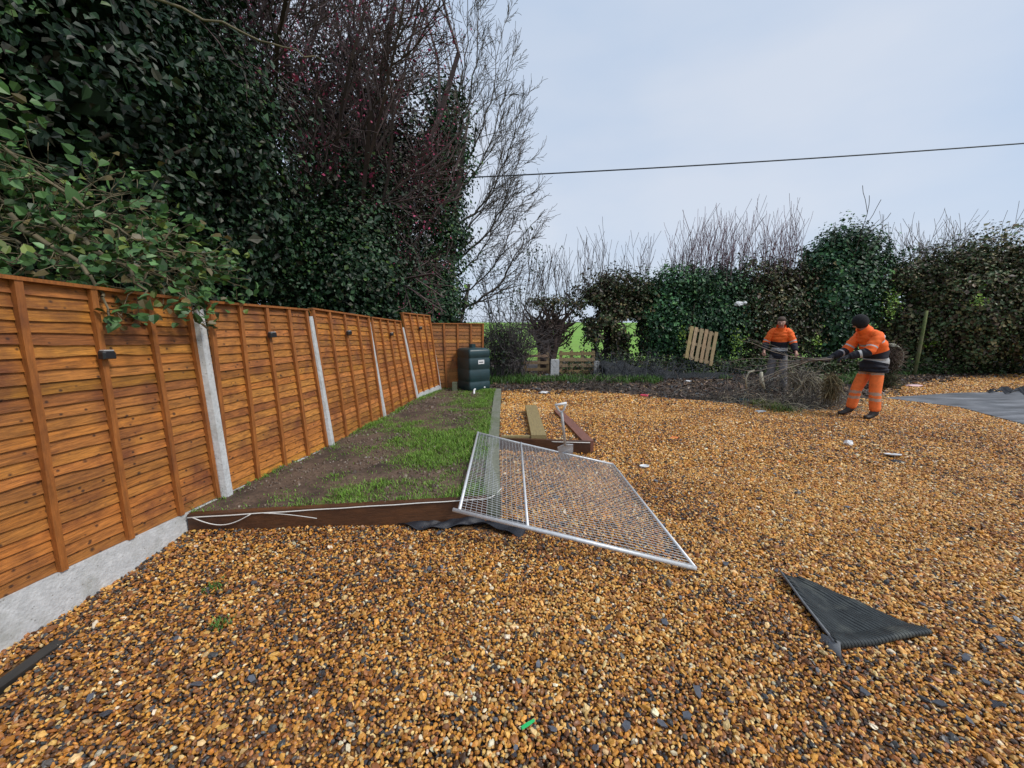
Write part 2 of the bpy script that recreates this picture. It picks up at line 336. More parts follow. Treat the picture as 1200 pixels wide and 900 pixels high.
# ------------------------------------------------------------------ raised edging boards
a = lf[0]; b = lf[1]; n_ = unit(V(b[1] - a[1], -(b[0] - a[0]), 0))
t = thing('retaining_board', 'long dark brown timber board holding back the front edge of the lawn', 'timber board', ((a + b) / 2 * V(1, 1, 0)))
m1 = MB(); segn = 14
for i in range(segn):
    p = a + (b - a) * i / segn; q = a + (b - a) * (i + 1) / segn
    for Q in (p, q): Q[2] = 0
    w1 = .004 * math.sin(i * 1.1); w2 = .004 * math.sin((i + 1) * 1.1)
    m1.box8(np.array([p - n_ * .02 + V(0, 0, -.05), p + n_ * (.03 + w1) + V(0, 0, -.05), q + n_ * (.03 + w2) + V(0, 0, -.05), q - n_ * .02 + V(0, 0, -.05)]),
            np.array([p - n_ * .02 + V(0, 0, ZL + .006), p + n_ * (.03 + w1) + V(0, 0, ZL + .004), q + n_ * (.03 + w2) + V(0, 0, ZL + .004), q - n_ * .02 + V(0, 0, ZL + .006)]))
m1.build('board', M['sleeper'], t)
# white cord
c0 = a + n_ * .036; c1 = b + n_ * .036
pts = []
for i in range(40):
    s = i / 39; p = c0 + (c1 - c0) * s; p[2] = ZL - .005 - .012 * (1 - s) + .0012 * math.sin(i * .9); pts.append(p)
mc = MB().tube(pts, .0045, 6)
def cordloop(s0, s1, dip):
    q = []
    for i in range(16):
        s = s0 + (s1 - s0) * i / 15; p = c0 + (c1 - c0) * s + n_ * .012; p[2] = ZL - .012 - dip * math.sin(math.pi * i / 15); q.append(p)
    mc.tube(q, .004, 6)
cordloop(.02, .2, .075)
q = [c0 + (c1 - c0) * (.24 + .17 * i / 9) + n_ * .01 for i in range(10)]
for i, p in enumerate(q): p[2] = ZL - .012 - .07 * (i / 9) ** 1.4
mc.tube(q, .003, 6)
q = [c1 + V(.0 + .03 * i, .012 * i * i, .002 * i) for i in range(5)]; mc.tube(q, .0045, 6)
tag(mc.build('cord', M['rope'], smooth=True), 'white cord strung along the brown lawn edge board with a sagging loop', 'cord')
# kerb along the right side of the lawn
kb = thing('edging_kerb', 'long grey green kerb along the right side of the lawn', 'kerb', (kx0, 6, 0))
m1 = MB(); kp = [(lf[1][0], lf[1][1] + .02), (kx0, G(573, 520, ZL)[1]), (kx1, backY)]
for i in range(2):
    p = V(*kp[i], 0); q = V(*kp[i + 1], 0); nseg = 4 if i else 3
    for j in range(nseg):
        A = p + (q - p) * j / nseg; B = p + (q - p) * ((j + 1) / nseg) - V(0, .006, 0)
        m1.box8(np.array([A + V(-.02, 0, -.05), A + V(.12, 0, -.05), B + V(.12, 0, -.05), B + V(-.02, 0, -.05)]), np.array([A + V(-.02, 0, ZL + .012), A + V(.12, 0, ZL + .009), B + V(.12, 0, ZL + .008 + .003 * j), B + V(-.02, 0, ZL + .012)]))
m1.build('kerb_stone', M['kerb'], kb)

# second raised bed (timber frame filled with gravel)
ZB = .165
bf1 = G(692, 517, ZB); bf0 = G(600, 513, ZB); bk = G(655, 480, ZB)
print('bed', np.round(bf0, 2), np.round(bf1, 2), np.round(bk, 2))
t = thing('raised_bed_frame', 'low brown timber frame of the gravel filled bed right of the lawn kerb', 'bed frame', (bf1[0], bf1[1], 0))
kxr = kx0 + .12
m1 = MB(); A = V(kxr + .01, bf0[1], 0); B = V(bf1[0], bf1[1], 0)
m1.beam(A + V(0, 0, ZB / 2 - .03), B + V(0, 0, ZB / 2 - .03), .05, ZB + .06); m1.build('front_board', M['sleeper'], t)
m1 = MB(); m1.beam(V(bf1[0] - .02, bf1[1] + .03, ZB / 2 - .03), V(bk[0] - .02, bk[1], ZB / 2 - .03), .14, ZB + .052); m1.build('side_board', M['redtimber'], t)
mm = MB().tube([A + V(.5, -.03, ZB - .012), A + (B - A) * .6 + V(0, -.031, ZB - .018), B + V(-.01, -.031, ZB - .012)], .005, 6)
tag(mm.build('cord', M['rope'], smooth=True), 'short white cord along the front of the raised gravel bed', 'cord')
def bedz(x, y): return .115 * np.clip((bk[1] + 1.2 - y) / 1.6, 0, 1) + .006 * noise2(x, y, 6, 9)
bed = [(kxr, bf0[1]), (bf1[0] - .05, bf1[1]), (bk[0] - .05, bk[1]), (bk[0] - .1, bk[1] + 1.2), (kx1 + .12, bk[1] + 1.2)]
tag(grid_in(bed, .08, lambda x, y: bedz(x, y) - .008, 'gravel_infill', M['gravel']), kind='structure')
s0 = G(631.5, 510, .21); s1 = G(622, 474, .21)
t1 = MB().beam(V(s0[0], s0[1], .165), V(s1[0], s1[1], .155), .2, .095).build('sleeper_beam', M['paletimber'])
tag(t1, 'thick pale timber sleeper lying lengthwise on the raised gravel bed', 'timber beam')
s2 = G(604, 513, .18); s3 = G(622, 512.5, .18)
tag(MB().beam(V(kxr + .02, s2[1] + .06, .15), V(s0[0] - .11, s2[1] + .07, .15), .06, .08).build('timber_offcut', M['paletimber']), 'short pale timber offcut between the lawn kerb and the lying sleeper', 'timber beam')

# patio
pa = [G(1036, 467), G(1125, 478), G(1200, 498), V(15.5, 5.6, 0), V(17, 10.5, 0), G(1200, 459.5), G(1120, 461)]
m1 = MB().prism([(p[0], p[1]) for p in pa], -.05, .018)
tag(m1.build('patio', M['slate']), kind='structure')

# ------------------------------------------------------------------ gravel stones
def ico():
    p = (1 + 5 ** .5) / 2
    v = np.array([(-1, p, 0), (1, p, 0), (-1, -p, 0), (1, -p, 0), (0, -1, p), (0, 1, p), (0, -1, -p), (0, 1, -p), (p, 0, -1), (p, 0, 1), (-p, 0, -1), (-p, 0, 1)], float)
    f = np.array([(0, 11, 5), (0, 5, 1), (0, 1, 7), (0, 7, 10), (0, 10, 11), (1, 5, 9), (5, 11, 4), (11, 10, 2), (10, 7, 6), (7, 1, 8), (3, 9, 4), (3, 4, 2), (3, 2, 6), (3, 6, 8), (3, 8, 9), (4, 9, 5), (2, 4, 11), (6, 2, 10), (8, 6, 7), (9, 8, 1)])
    return unit(v), f
def subdiv(v, f):
    v = list(map(tuple, v)); c = {}; nf = []
    def mid(a, b):
        k = (min(a, b), max(a, b))
        if k not in c:
            q = (np.array(v[a]) + np.array(v[b])) / 2; q /= np.linalg.norm(q); c[k] = len(v); v.append(tuple(q))
        return c[k]
    for a, b, d in f:
        x, y, z = mid(a, b), mid(b, d), mid(d, a); nf += [(a, x, z), (b, y, x), (d, z, y), (x, y, z)]
    return np.array(v), np.array(nf)
I1 = ico(); I2 = subdiv(*I1)
OC = (np.array([(1, 0, 0), (-1, 0, 0), (0, 1, 0), (0, -1, 0), (0, 0, 1), (0, 0, -1)], float), np.array([(0, 2, 4), (2, 1, 4), (1, 3, 4), (3, 0, 4), (2, 0, 5), (1, 2, 5), (3, 1, 5), (0, 3, 5)]))
PAL = np.array([(.66, .32, .062), (.75, .44, .13), (.48, .205, .036), (.78, .57, .28), (.34, .13, .035), (.17, .07, .025), (.07, .04, .028), (.055, .06, .07), (.80, .72, .58), (.52, .24, .10), (.11, .11, .12)])
def rotmats(n, tilt=.5):
    a = R.uniform(0, 2 * math.pi, n); b = R.normal(0, tilt, n); c = R.normal(0, tilt, n)
    ca, sa, cb, sb, cc, sc = np.cos(a), np.sin(a), np.cos(b), np.sin(b), np.cos(c), np.sin(c)
    Rz = np.zeros((n, 3, 3)); Rz[:, 0, 0] = ca; Rz[:, 0, 1] = -sa; Rz[:, 1, 0] = sa; Rz[:, 1, 1] = ca; Rz[:, 2, 2] = 1
    Rx = np.zeros((n, 3, 3)); Rx[:, 0, 0] = 1; Rx[:, 1, 1] = cb; Rx[:, 1, 2] = -sb; Rx[:, 2, 1] = sb; Rx[:, 2, 2] = cb
    Ry = np.zeros((n, 3, 3)); Ry[:, 1, 1] = 1; Ry[:, 0, 0] = cc; Ry[:, 0, 2] = sc; Ry[:, 2, 0] = -sc; Ry[:, 2, 2] = cc
    return Rz @ Rx @ Ry
def stone_probs(x, y):
    d = .5 + .5 * noise2(x, y, 1.1, 11) + .4 * noise2(x, y, 3.3, 12) + .2 * noise2(x, y, 12, 13) - .02
    d -= .12 * np.clip((y - 3.5) / 3, 0, 1)
    d += .5 * np.clip((.8 - x) / 2.5, -.5, 1) * np.clip((6 - y) / 3, 0, 1) - .02
    d += .5 * np.clip(1 - np.abs(y - 3.0 + .0 * x) / .35, 0, 1) * (x < .3)        # dirtier gravel by the board
    fx_ = np.interp(y, [p[1] for p in JB[:2]], [p[0] for p in JB[:2]]); d += 1.1 * np.clip(1 - (x - fx_) / .28, 0, 1) * (y < 3.4)
    return np.clip(d, 0, 1)
def stones(mb, base, x, y, z, size):
    n = len(x); bv, bf = base; k = len(bv)
    ax = np.stack([R.uniform(.85, 1.35, n), R.uniform(.65, 1.0, n), R.uniform(.4, .75, n)], -1) * (size * R.lognormal(0, .2, n))[:, None] * .5
    v = bv[None] * (1 + R.uniform(-.27, .27, (n, k, 1))) * ax[:, None, :]
    v = np.einsum('nij,nkj->nki', rotmats(n, .45), v) + np.stack([x, y, z], -1)[:, None, :]
    dk = stone_probs(x, y); u = R.random(n)
    w_l = np.array([.30, .23, .15, .12, .075, .04, .03, .022, .04, .03, .006]); w_d = np.array([.15, .08, .16, .04, .14, .14, .12, .10, .015, .035, .02])
    Wt = w_l[None] * (1 - dk[:, None]) + w_d[None] * dk[:, None]; cs = np.cumsum(Wt / Wt.sum(1, keepdims=True), 1)
    ci = (u[:, None] > cs).sum(1).clip(0, len(PAL) - 1)
    c = PAL[ci] * (.93 + .14 * np.clip((y - 3) / 4, 0, 1))[:, None] * R.uniform(.62, 1.28, (n, 1)) * R.uniform(.95, 1.05, (n, 3)) * V(1.03, .97, .84)
    c = np.repeat(c, k, axis=0)
    mb.add(v.reshape(-1, 3), (bf[None] + (np.arange(n) * k)[:, None, None]).reshape(-1, 3), col=c)
matP = [(G(*p)[0], G(*p)[1]) for p in ((915, 676), (940, 679), (1084, 741), (986, 762), (970, 752))]
memP = [(G(*p)[0], G(*p)[1]) for p in ((474, 611), (622, 613), (608, 630), (540, 622), (470, 617))]
strP = [(G(*p)[0], G(*p)[1]) for p in ((-40, 818), (66, 748), (72, 756), (-40, 852))]
def gmask(x, y):
    e = np.interp(x, [p[0] for p in GE], [p[1] for p in GE])
    ok = (y < e + .25 * noise2(x, y, 2.2, 21) + .05) & ~inpoly(x, y, lawn) & ~inpoly(x, y, bed) & ~inpoly(x, y, [(p[0], p[1]) for p in pa])
    fx = np.interp(y, [p[1] for p in JB], [p[0] for p in JB]); ok &= x > fx + .02
    kerbx = np.interp(y, [kp[0][1], kp[1][1], kp[2][1]], [kp[0][0], kp[1][0], kp[2][0]]); ok &= ~((y > kp[0][1]) & (y < kp[2][1]) & (x < kerbx + .13) & (x > kerbx - .5))
    ok &= ~inpoly(x, y, matP) & ~inpoly(x, y, memP) & ~inpoly(x, y, strP)
    ok &= ~inpoly(x, y, [(lf[0][0] - .3, lf[0][1] - .03), (lf[1][0] + .1, lf[1][1] - .03), (lf[1][0] + .1, lf[1][1] + .1), (lf[0][0] - .3, lf[0][1] + .1)])
    return ok
def field(y0, y1, sp, jitter=.5, wid=1.32):
    ys = np.arange(y0, y1, sp); P = []
    for yy in ys:
        zc = yy * .99 + .25; w = wid * zc + .9; n = int(2 * w / sp); xx = np.linspace(-w, w, n); P.append(np.stack([xx, np.full(n, yy)], -1))
    P = np.vstack(P); P = P + R.uniform(-jitter, jitter, P.shape) * sp; return P[:, 0], P[:, 1]
def ghz(x, y): return .07 * np.exp(-((x + 2.5) / 1.0) ** 2) * np.exp(-((y - 3.15) / .45) ** 2) + .010 * noise2(x, y, 1.7, 31) + .006 * noise2(x, y, 5, 32)
mb = MB()
for (y0, y1, sp, base, size) in ((.35, 2.3, .0142, I1, .0188), (2.3, 4.6, .015, I1, .0198), (4.6, 8.2, .021, OC, .030), (8.2, 13.5, .034, OC, .044)):
    x, y = field(y0, y1, sp); k = gmask(x, y) ; x = x[k]; y = y[k]
    stones(mb, base, x, y, np.maximum(ghz(x, y), -.004) + R.uniform(-.003, .007, len(x)), size); print('stones', len(x))
x, y = field(1.0, 7.0, .08); k = gmask(x, y); x = x[k]; y = y[k]        # loose stones lying on top
stones(mb, I2, x, y, ghz(x, y) + .012, .026)
o = mb.build('gravel', M['stone']); tag(o, 'orange and brown pea gravel with dark slate chips covering the yard', 'gravel', kind='stuff')
mb = MB(); Px, Py = field(bf0[1], bk[1] + 1.4, .024); k = inpoly(Px, Py, bed); Px = Px[k]; Py = Py[k]
stones(mb, I1, Px, Py, bedz(Px, Py) + R.uniform(-.003, .006, len(Px)), .033)
tag(mb.build('gravel', M['stone'], smooth=True), 'paler gravel filling the timber framed bed around the sleeper', 'gravel', kind='stuff')

# ------------------------------------------------------------------ fence
def panel(bl, br, tl, tr, rows, label, nb=3, seed=0, lights=None):
    r = np.random.default_rng(seed); bl, br, tl, tr = map(np.array, (bl, br, tl, tr))
    Q = lambda s, t: (bl * (1 - s) + br * s) * (1 - t) + (tl * (1 - s) + tr * s) * t
    n = unit(np.cross(br - bl, tl - bl)); base = (bl + br) / 2
    if n @ (V(0, 0, H) - base) < 0: n = -n
    th = thing('garden_fence', label, 'fence panel', base, 'lapped wooden fence panels')
    mb = MB(); ns = 12
    for k in range(rows):
        t0 = k / rows; t1 = (k + 1) / rows; ov = .22 / rows; wav = r.uniform(-.0025, .0025, ns + 1) + .002 * np.sin(np.arange(ns + 1) * r.uniform(.4, 1.2) + r.uniform(0, 6))
        if r.random() < .1: i0 = r.integers(1, ns - 2); wav[i0:i0 + 3] += .008
        rings = []
        for i in range(ns + 1):
            s = i / ns; p0 = Q(s, t0); p1 = Q(s, min(t1 + ov, 1)); up = unit(p1 - p0); p0 = p0 + up * wav[i]
            rings.append(np.array([p0 + n * .009, p0 + n * .021, p1 + n * .005, p1]))
        tone = r.uniform(.62, 1.2); c = np.array([tone, tone * r.uniform(.88, 1.08), tone * r.uniform(.7, 1.2)])
        mb.loft(rings, col=c)
    mb.build('lap_boards', M['fence'], th)
    for s in [.018] + [(i + 1) / (nb + 1) for i in range(nb)] + [.982]:
        m2 = MB(); w = .021; e = unit(Q(.6, .5) - Q(.4, .5)); rr = []
        for t_ in np.linspace(0, 1, 9):
            p = Q(s, t_) + e * .003 * math.sin(t_ * 9 + seed); rr.append(np.array([p - e * w + n * .018, p + e * w + n * .018, p + e * w * .9 + n * .046, p - e * w * .9 + n * .046]))
        m2.loft(rr); m2.build('batten', M['batten'], th)
    m3 = MB(); up = unit(tl - bl)
    m3.box8(np.array([Q(0, 1) - n * .012, Q(0, 1) + n * .052, Q(1, 1) + n * .052, Q(1, 1) - n * .012]), np.array([Q(0, 1) - n * .012, Q(0, 1) + n * .052, Q(1, 1) + n * .052, Q(1, 1) - n * .012]) + up * .02)
    m3.build('capping_rail', M['batten'], th)
    return Q, n
names = ['nearest wooden fence panel, cut off by the left edge of the photo', 'wooden fence panel between the first and second concrete posts from the left',
         'wooden fence panel between the second and third concrete posts from the left', 'lower wooden fence panel just before the raised one',
         'wooden fence panel set higher than its neighbours near the far corner']
PQ = []
for i in range(5):
    g = .03 * unit(JB[i + 1] - JB[i])
    bl, br, tl, tr = JB[i] + g, JB[i + 1] - g, JT[i] + g, JT[i + 1] - g
    if i == 1: tl = D(240, 355, Yp[1] + .05); tr = D(357, 364, Yp[2] - .05)
    if i == 2: tl = D(362, 363, Yp[2] + .05)
    if i == 3: tl = D(432.5, 373, Yp[3] + .04); tr = D(467.5, 377.5, Yp[4] - .04)
    if i == 4: tl = D(469, 367.5, Yp[4] + .04); tr = D(502, 371, Yp[5] - .04); bl = D(488, 462, Yp[4] + .05); br = D(513.5, 451.5, Yp[5] - .04)
    PQ.append(panel(bl, br, tl, tr, [24, 23, 23, 22, 22][i], names[i], seed=i + 3))
e0 = D(508, 455, Yp[5] + .08); e1 = V(D(566.5, 457, Yp[5] + .55)[0], Yp[5] + .55, .14); e0[2] = .14
e0t = D(506.5, 379.5, Yp[5] + .08); e1t = D(566.5, 380, Yp[5] + .55); e0t[0] = e0[0] - .05
PQ.append(panel(e0, e1, e0t, e1t, 18, 'end wooden fence panel facing the camera behind the green tank', seed=11))
plabel = ['leaning grey concrete post nearest the camera, leaf sprays at its top', 'second concrete post from the left in the fence', 'third concrete post from the left in the fence',
          'fourth concrete post, at the near end of the raised fence panel', 'thin concrete post in the far fence corner']
for i in range(1, 6):
    b_ = G(*PB[i], ZL); tp = D(*PT[i], b_[1]); d = unit(tp - b_); w = .095 if i < 5 else .085
    t = thing('concrete_post', plabel[i - 1], 'fence post', b_, 'concrete fence posts')
    nrm = V(1, 0, 0); nrm = unit(nrm - d * (nrm @ d)); e = np.cross(d, nrm)
    rings = []
    for s_ in (-.12, .0, .5, 1.0):
        p = b_ + (tp - b_) * s_ - nrm * .02; ww = w * .5
        rings.append(np.array([p - e * ww * 1.0 - nrm * .05, p - e * ww - nrm * 0 + nrm * .012, p - e * ww * .72 + nrm * .05, p + e * ww * .72 + nrm * .05, p + e * ww + nrm * .012, p + e * ww - nrm * .05]))
    MB().loft(rings).build('shaft', M['concrete'], t)
gl = ['long pale concrete gravel board under the nearest fence panel', 'thin pale gravel board edge under the second fence panel', 'gravel board edge under the third fence panel', 'gravel board edge under the lower fourth fence panel', 'pale gravel board below the raised fence panel']
for i in range(5):
    A = JB[i] + V(.005, .03, 0); B = JB[i + 1] + V(.005, -.06, 0)
    if i == 4: A = D(488.5, 461, Yp[4] + .06); B = D(513.5, 451, Yp[5] - .05)
    za, zb = A[2] - .003, B[2] - .003; lo = -.06
    # face follows the lean of the bay
    dx = .03
    A2 = V(A[0], A[1], 0); B2 = V(B[0], B[1], 0); q = V(1, 0, 0)
    m1 = MB().box8(np.array([A2 + q * -.02 + V(0, 0, lo), A2 + q * .035 + V(0, 0, lo), B2 + q * .035 + V(0, 0, lo), B2 + q * -.02 + V(0, 0, lo)]),
                   np.array([A2 + q * -.02 + V(0, 0, za), A2 + q * .03 + V(0, 0, za), B2 + q * .03 + V(0, 0, zb), B2 + q * -.02 + V(0, 0, zb)]))
    tag(m1.build('gravel_board', M['concrete']), gl[i], 'gravel board', 'concrete gravel boards')
# small fence lights
for (pi, s, t_, lab) in ((0, .5, .755, 'small black solar lamp on a batten of the nearest fence panel'), (1, .5, .835, 'small black solar lamp on the fence panel right of the nearest concrete post'),
                         (2, .5, .84, 'small black solar lamp on the third fence panel'), (3, .5, .84, 'small black solar lamp on the lower fourth fence panel'), (4, .5, .82, 'small black solar lamp on the raised fence panel')):
    Q, n = PQ[pi]; p = Q(s, t_) + n * .05; e = unit(Q(.6, .5) - Q(.4, .5)); t = thing('fence_light', lab, 'solar lamp', p, 'solar lamps on the fence')
    rot = np.stack([e, n, np.cross(e, n)], 1)
    m1 = MB(); rings = []
    for (k, dy) in ((1.0, -.002), (1.0, .03), (.8, .042)): rings.append(np.array([p + e * (x_ * .04 * k) + n * dy + V(0, 0, z_ * .026 * k) for x_, z_ in ((-1, -1), (1, -1), (1, .6), (.8, 1), (-.8, 1), (-1, .6))]))
    m1.loft(rings).build('housing', M['blackplastic'], t)
    MB().box(p + n * .018 + V(0, 0, .029), (.064, .03, .006), rot).build('solar_panel', M['reflect'], t)

# ------------------------------------------------------------------ foliage tools
def leaves(mb, P, Nn, size, col, droop=.0, wid=.8):
    n = len(P); Nn = unit(Nn); u = unit(np.cross(Nn, R.normal(0, 1, (n, 3)))); v = np.cross(Nn, u)
    s = (size * R.lognormal(0, .22, n))[:, None]; w = s * wid * R.uniform(.8, 1.15, n)[:, None]
    c = P - v * s * .4; fold = .16
    pts = [c, c - u * w * .42 + v * s * .22 + Nn * s * fold, c - u * w * .36 + v * s * .62 + Nn * s * fold, c + v * s, c + u * w * .36 + v * s * .62 + Nn * s * fold, c + u * w * .42 + v * s * .22 + Nn * s * fold]
    V_ = np.stack(pts, 1).reshape(-1, 3); b = (np.arange(n) * 6)[:, None, None]
    f = (np.array([(0, 1, 2, 3), (0, 3, 4, 5)])[None] + b).reshape(-1, 4)
    mb.add(V_, f, col=np.repeat(col, 6, axis=0))
def small_leaves(mb, P, Nn, size, col):
    n = len(P); Nn = unit(Nn); u = unit(np.cross(Nn, R.normal(0, 1, (n, 3)))); v = np.cross(Nn, u); s = (size * R.lognormal(0, .33, n))[:, None]
    pts = [P - v * s * .5, P + u * s * .36 + Nn * s * .1, P + v * s * .5, P - u * s * .36 + Nn * s * .1]
    mb.add(np.stack(pts, 1).reshape(-1, 3), (np.array([(0, 1, 2, 3)])[None] + (np.arange(n) * 4)[:, None, None]).reshape(-1, 4), col=np.repeat(col, 4, axis=0))
def dirs(n):
    d = R.normal(0, 1, (n, 3)); return unit(d)
def lump(d, seed):
    return noise2(d[:, 0] + 2 * d[:, 2], d[:, 1] - d[:, 2], 2.1, seed) * .6 + noise2(d[:, 0] - d[:, 2], d[:, 1] + 1.5 * d[:, 2], 4.6, seed + 1) * .4
BOXY = [False]
def boxy(d): return d / (np.abs(d) ** 3).sum(1, keepdims=True) ** (1 / 3) if BOXY[0] else d
def clumps(c, rad, ncl, per, cr, seed, inner=.45, amp=.22, zmin=None):
    """leaf positions in clumps spread through an uneven ellipsoid; returns P, N, tone"""
    d = dirs(ncl); d[:, 2] = np.abs(d[:, 2]) * np.where(R.random(ncl) < (.5 if BOXY[0] else .3), -1, 1); d = unit(d)
    rr = (R.uniform(inner, 1, ncl) ** .6) * (1 + amp * lump(d, seed)); cc = np.array(c) + boxy(d) * rr[:, None] * np.array(rad)
    k = R.poisson(per, ncl) + 2; idx = np.repeat(np.arange(ncl), k); o = R.normal(0, 1, (len(idx), 3)) * cr * V(1, 1, .75)
    P = cc[idx] + o; Nn = d[idx] * .7 + unit(o) * .8 + V(0, 0, .5) + R.normal(0, .45, (len(idx), 3)); tone = R.uniform(.45, 1.7, ncl)[idx]
    if zmin is not None: q = P[:, 2] > zmin; P, Nn, tone, d, idx = P[q], Nn[q], tone[q], d, idx[q]
    return P, Nn, tone
def leafcol(n, tone, cols, wts):
    cols = np.array(cols); ci = R.choice(len(cols), n, p=np.array(wts) / sum(wts)); return cols[ci] * tone[:, None] * R.uniform(.75, 1.25, (n, 1))
IVY = ([(.022, .062, .026), (.034, .09, .03), (.016, .045, .022), (.08, .15, .03), (.06, .06, .035)], [5, 4, 4, .8, 1.6])
HOLLY = ([(.018, .05, .022), (.028, .075, .026), (.05, .11, .03), (.014, .035, .02)], [5, 4, 1, 3])
BROWN = ([(.09, .085, .035), (.09, .06, .035), (.05, .08, .03), (.15, .12, .05), (.05, .035, .025)], [3, 1.3, 5, 1.3, 2])
DUSK = ([(.05, .042, .036), (.055, .045, .05), (.035, .045, .026), (.085, .045, .05), (.03, .05, .025)], [4, 3, 3, 1.2, 2.5])
class Segs:
    def __init__(s): s.a = []; s.b = []; s.ra = []; s.rb = []; s.tips = []
    def mb(s, col, n=3):
        m = MB(); c = np.array(col) * R.uniform(.7, 1.3, (len(s.a), 1)); m.segs(s.a, s.b, s.ra, s.rb, col=c, n=n); return m
def grow(S, p, d, L_, r, lvl, up=.05, wob=.14, kids=4, ratio=.62, ang=.7, rmin=.005, start=.25, keep=None):
    n = 6 if lvl > 1 else 4; p = np.array(p, float); d = unit(d); r1 = max(r * .55, rmin)
    for i in range(n):
        d = unit(d + np.array([random.gauss(0, wob) for _ in range(3)]) + V(0, 0, up)); q = p + d * L_ / n
        if keep is not None and not keep(q): return
        ra = r + (r1 - r) * i / n; rb = r + (r1 - r) * (i + 1) / n
        S.a.append(p); S.b.append(q); S.ra.append(ra); S.rb.append(rb); p = q
        if lvl > 0 and (i + 1) / n > start:
            for _ in range(max(1, int(round(kids * random.uniform(.5, 1.2) / (n * (1 - start)))))):
                ax = unit(np.cross(d, [random.gauss(0, 1) for _ in range(3)])); a = ang * random.uniform(.6, 1.25)
                grow(S, p, d * math.cos(a) + ax * math.sin(a), L_ * ratio * random.uniform(.65, 1.15), max(rb * .6, rmin), lvl - 1, up, wob * 1.1, kids, ratio, ang, rmin, .15, keep)
    S.tips.append(p)

def leafy_tree(name, label, cat, c, rad, base, ncl, per, cr, size, pal, seed, trunk_r=.16, zmin=None, fill=2500, fillsize=.2, group=None, small=False, stems=3, gaps=(), mult=1., inner=.45, amp=.22):
    t = thing(name, label, cat, base, group); base = np.array(base, float)
    S = Segs(); random.seed(seed)
    for k in range(stems):
        q = np.array(c) + (dirs(1)[0] * V(.45, .45, .3)) * np.array(rad); st = base + V(random.uniform(-.15, .15) * stems, random.uniform(-.1, .1), 0)
        grow(S, st, unit(q - st) * V(1, 1, 1.3), np.linalg.norm(q - st) * 1.05, trunk_r * random.uniform(.7, 1), 2, .02, .09, 5, .45, .6, .008)
    S.mb((.07, .055, .04), 5).build('trunk', M['twig'], t, smooth=True)
    mb = MB(); P, Nn, tone = clumps(c, rad, ncl, per, cr, seed, inner, amp, zmin)
    if fill:
        d = dirs(fill); P2 = np.array(c) + boxy(d) * (R.random(fill) ** .5 * .78)[:, None] * np.array(rad)
        if zmin is not None: P2 = P2[P2[:, 2] > zmin]
    else: P2 = np.zeros((0, 3))
    for (gx, gz, ax, az) in gaps:
        q = ((P[:, 0] - gx) / ax) ** 2 + ((P[:, 2] - gz) / az) ** 2 > R.uniform(.55, 1.15, len(P)); P, Nn, tone = P[q], Nn[q], tone[q]
        q = ((P2[:, 0] - gx) / ax) ** 2 + ((P2[:, 2] - gz) / az) ** 2 > 1.3; P2 = P2[q]
    col = leafcol(len(P), tone, *pal) * mult
    (small_leaves if small else leaves)(mb, P, Nn, size, col)
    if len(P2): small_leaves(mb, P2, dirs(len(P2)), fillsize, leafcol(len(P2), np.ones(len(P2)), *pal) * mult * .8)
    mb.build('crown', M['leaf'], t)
    return t

# ------------------------------------------------------------------ trees behind the fence
ta = leafy_tree('ivy_tree', 'huge dark ivy covered tree filling the upper left corner, leafy branches hanging over the fence', 'tree', (-6.3, 4.6, 4.4), (3.0, 2.6, 3.6), (-6.2, 5, -.05), 900, 52, .3, .082, IVY, 101, .22, .9, 9000, .24, amp=.5, mult=.5)
leafy_tree('ivy_tree', 'tall ivy covered tree behind the fence right of the nearest concrete post', 'tree', (-5.9, 7.4, 3.9), (2.1, 2.1, 4.1), (-5.4, 7.6, -.05), 1000, 62, .3, .075, IVY, 102, .2, .6, 7000, .22, amp=.5, mult=.6, small=True)
leafy_tree('ivy_tree', 'rounded ivy thicket behind the third and fourth fence posts', 'tree', (-4.3, 10.4, 2.3), (1.9, 1.8, 3.0), (-4.2, 10.4, -.05), 800, 56, .28, .078, IVY, 103, .16, .3, 5000, .22, amp=.45, small=True, mult=.7)
leafy_tree('ivy_bush', 'low dark ivy bush behind the raised fence panel', 'bush', (-2.75, 12.2, 1.6), (1.15, 1.2, 1.7), (-2.6, 12.2, -.05), 420, 34, .22, .09, IVY, 104, .1, .2, 1600, .2)
leafy_tree('backdrop_tree', 'tall backdrop tree added far back at the left edge, behind the ivy trees', 'tree', (-11.5, 9, 4.5), (4.2, 3.5, 5.5), (-11.5, 9, -.05), 900, 26, .4, .17, IVY, 105, .2, .3, 7000, .4)  # extra tree added as a backdrop that keeps the left edge dark
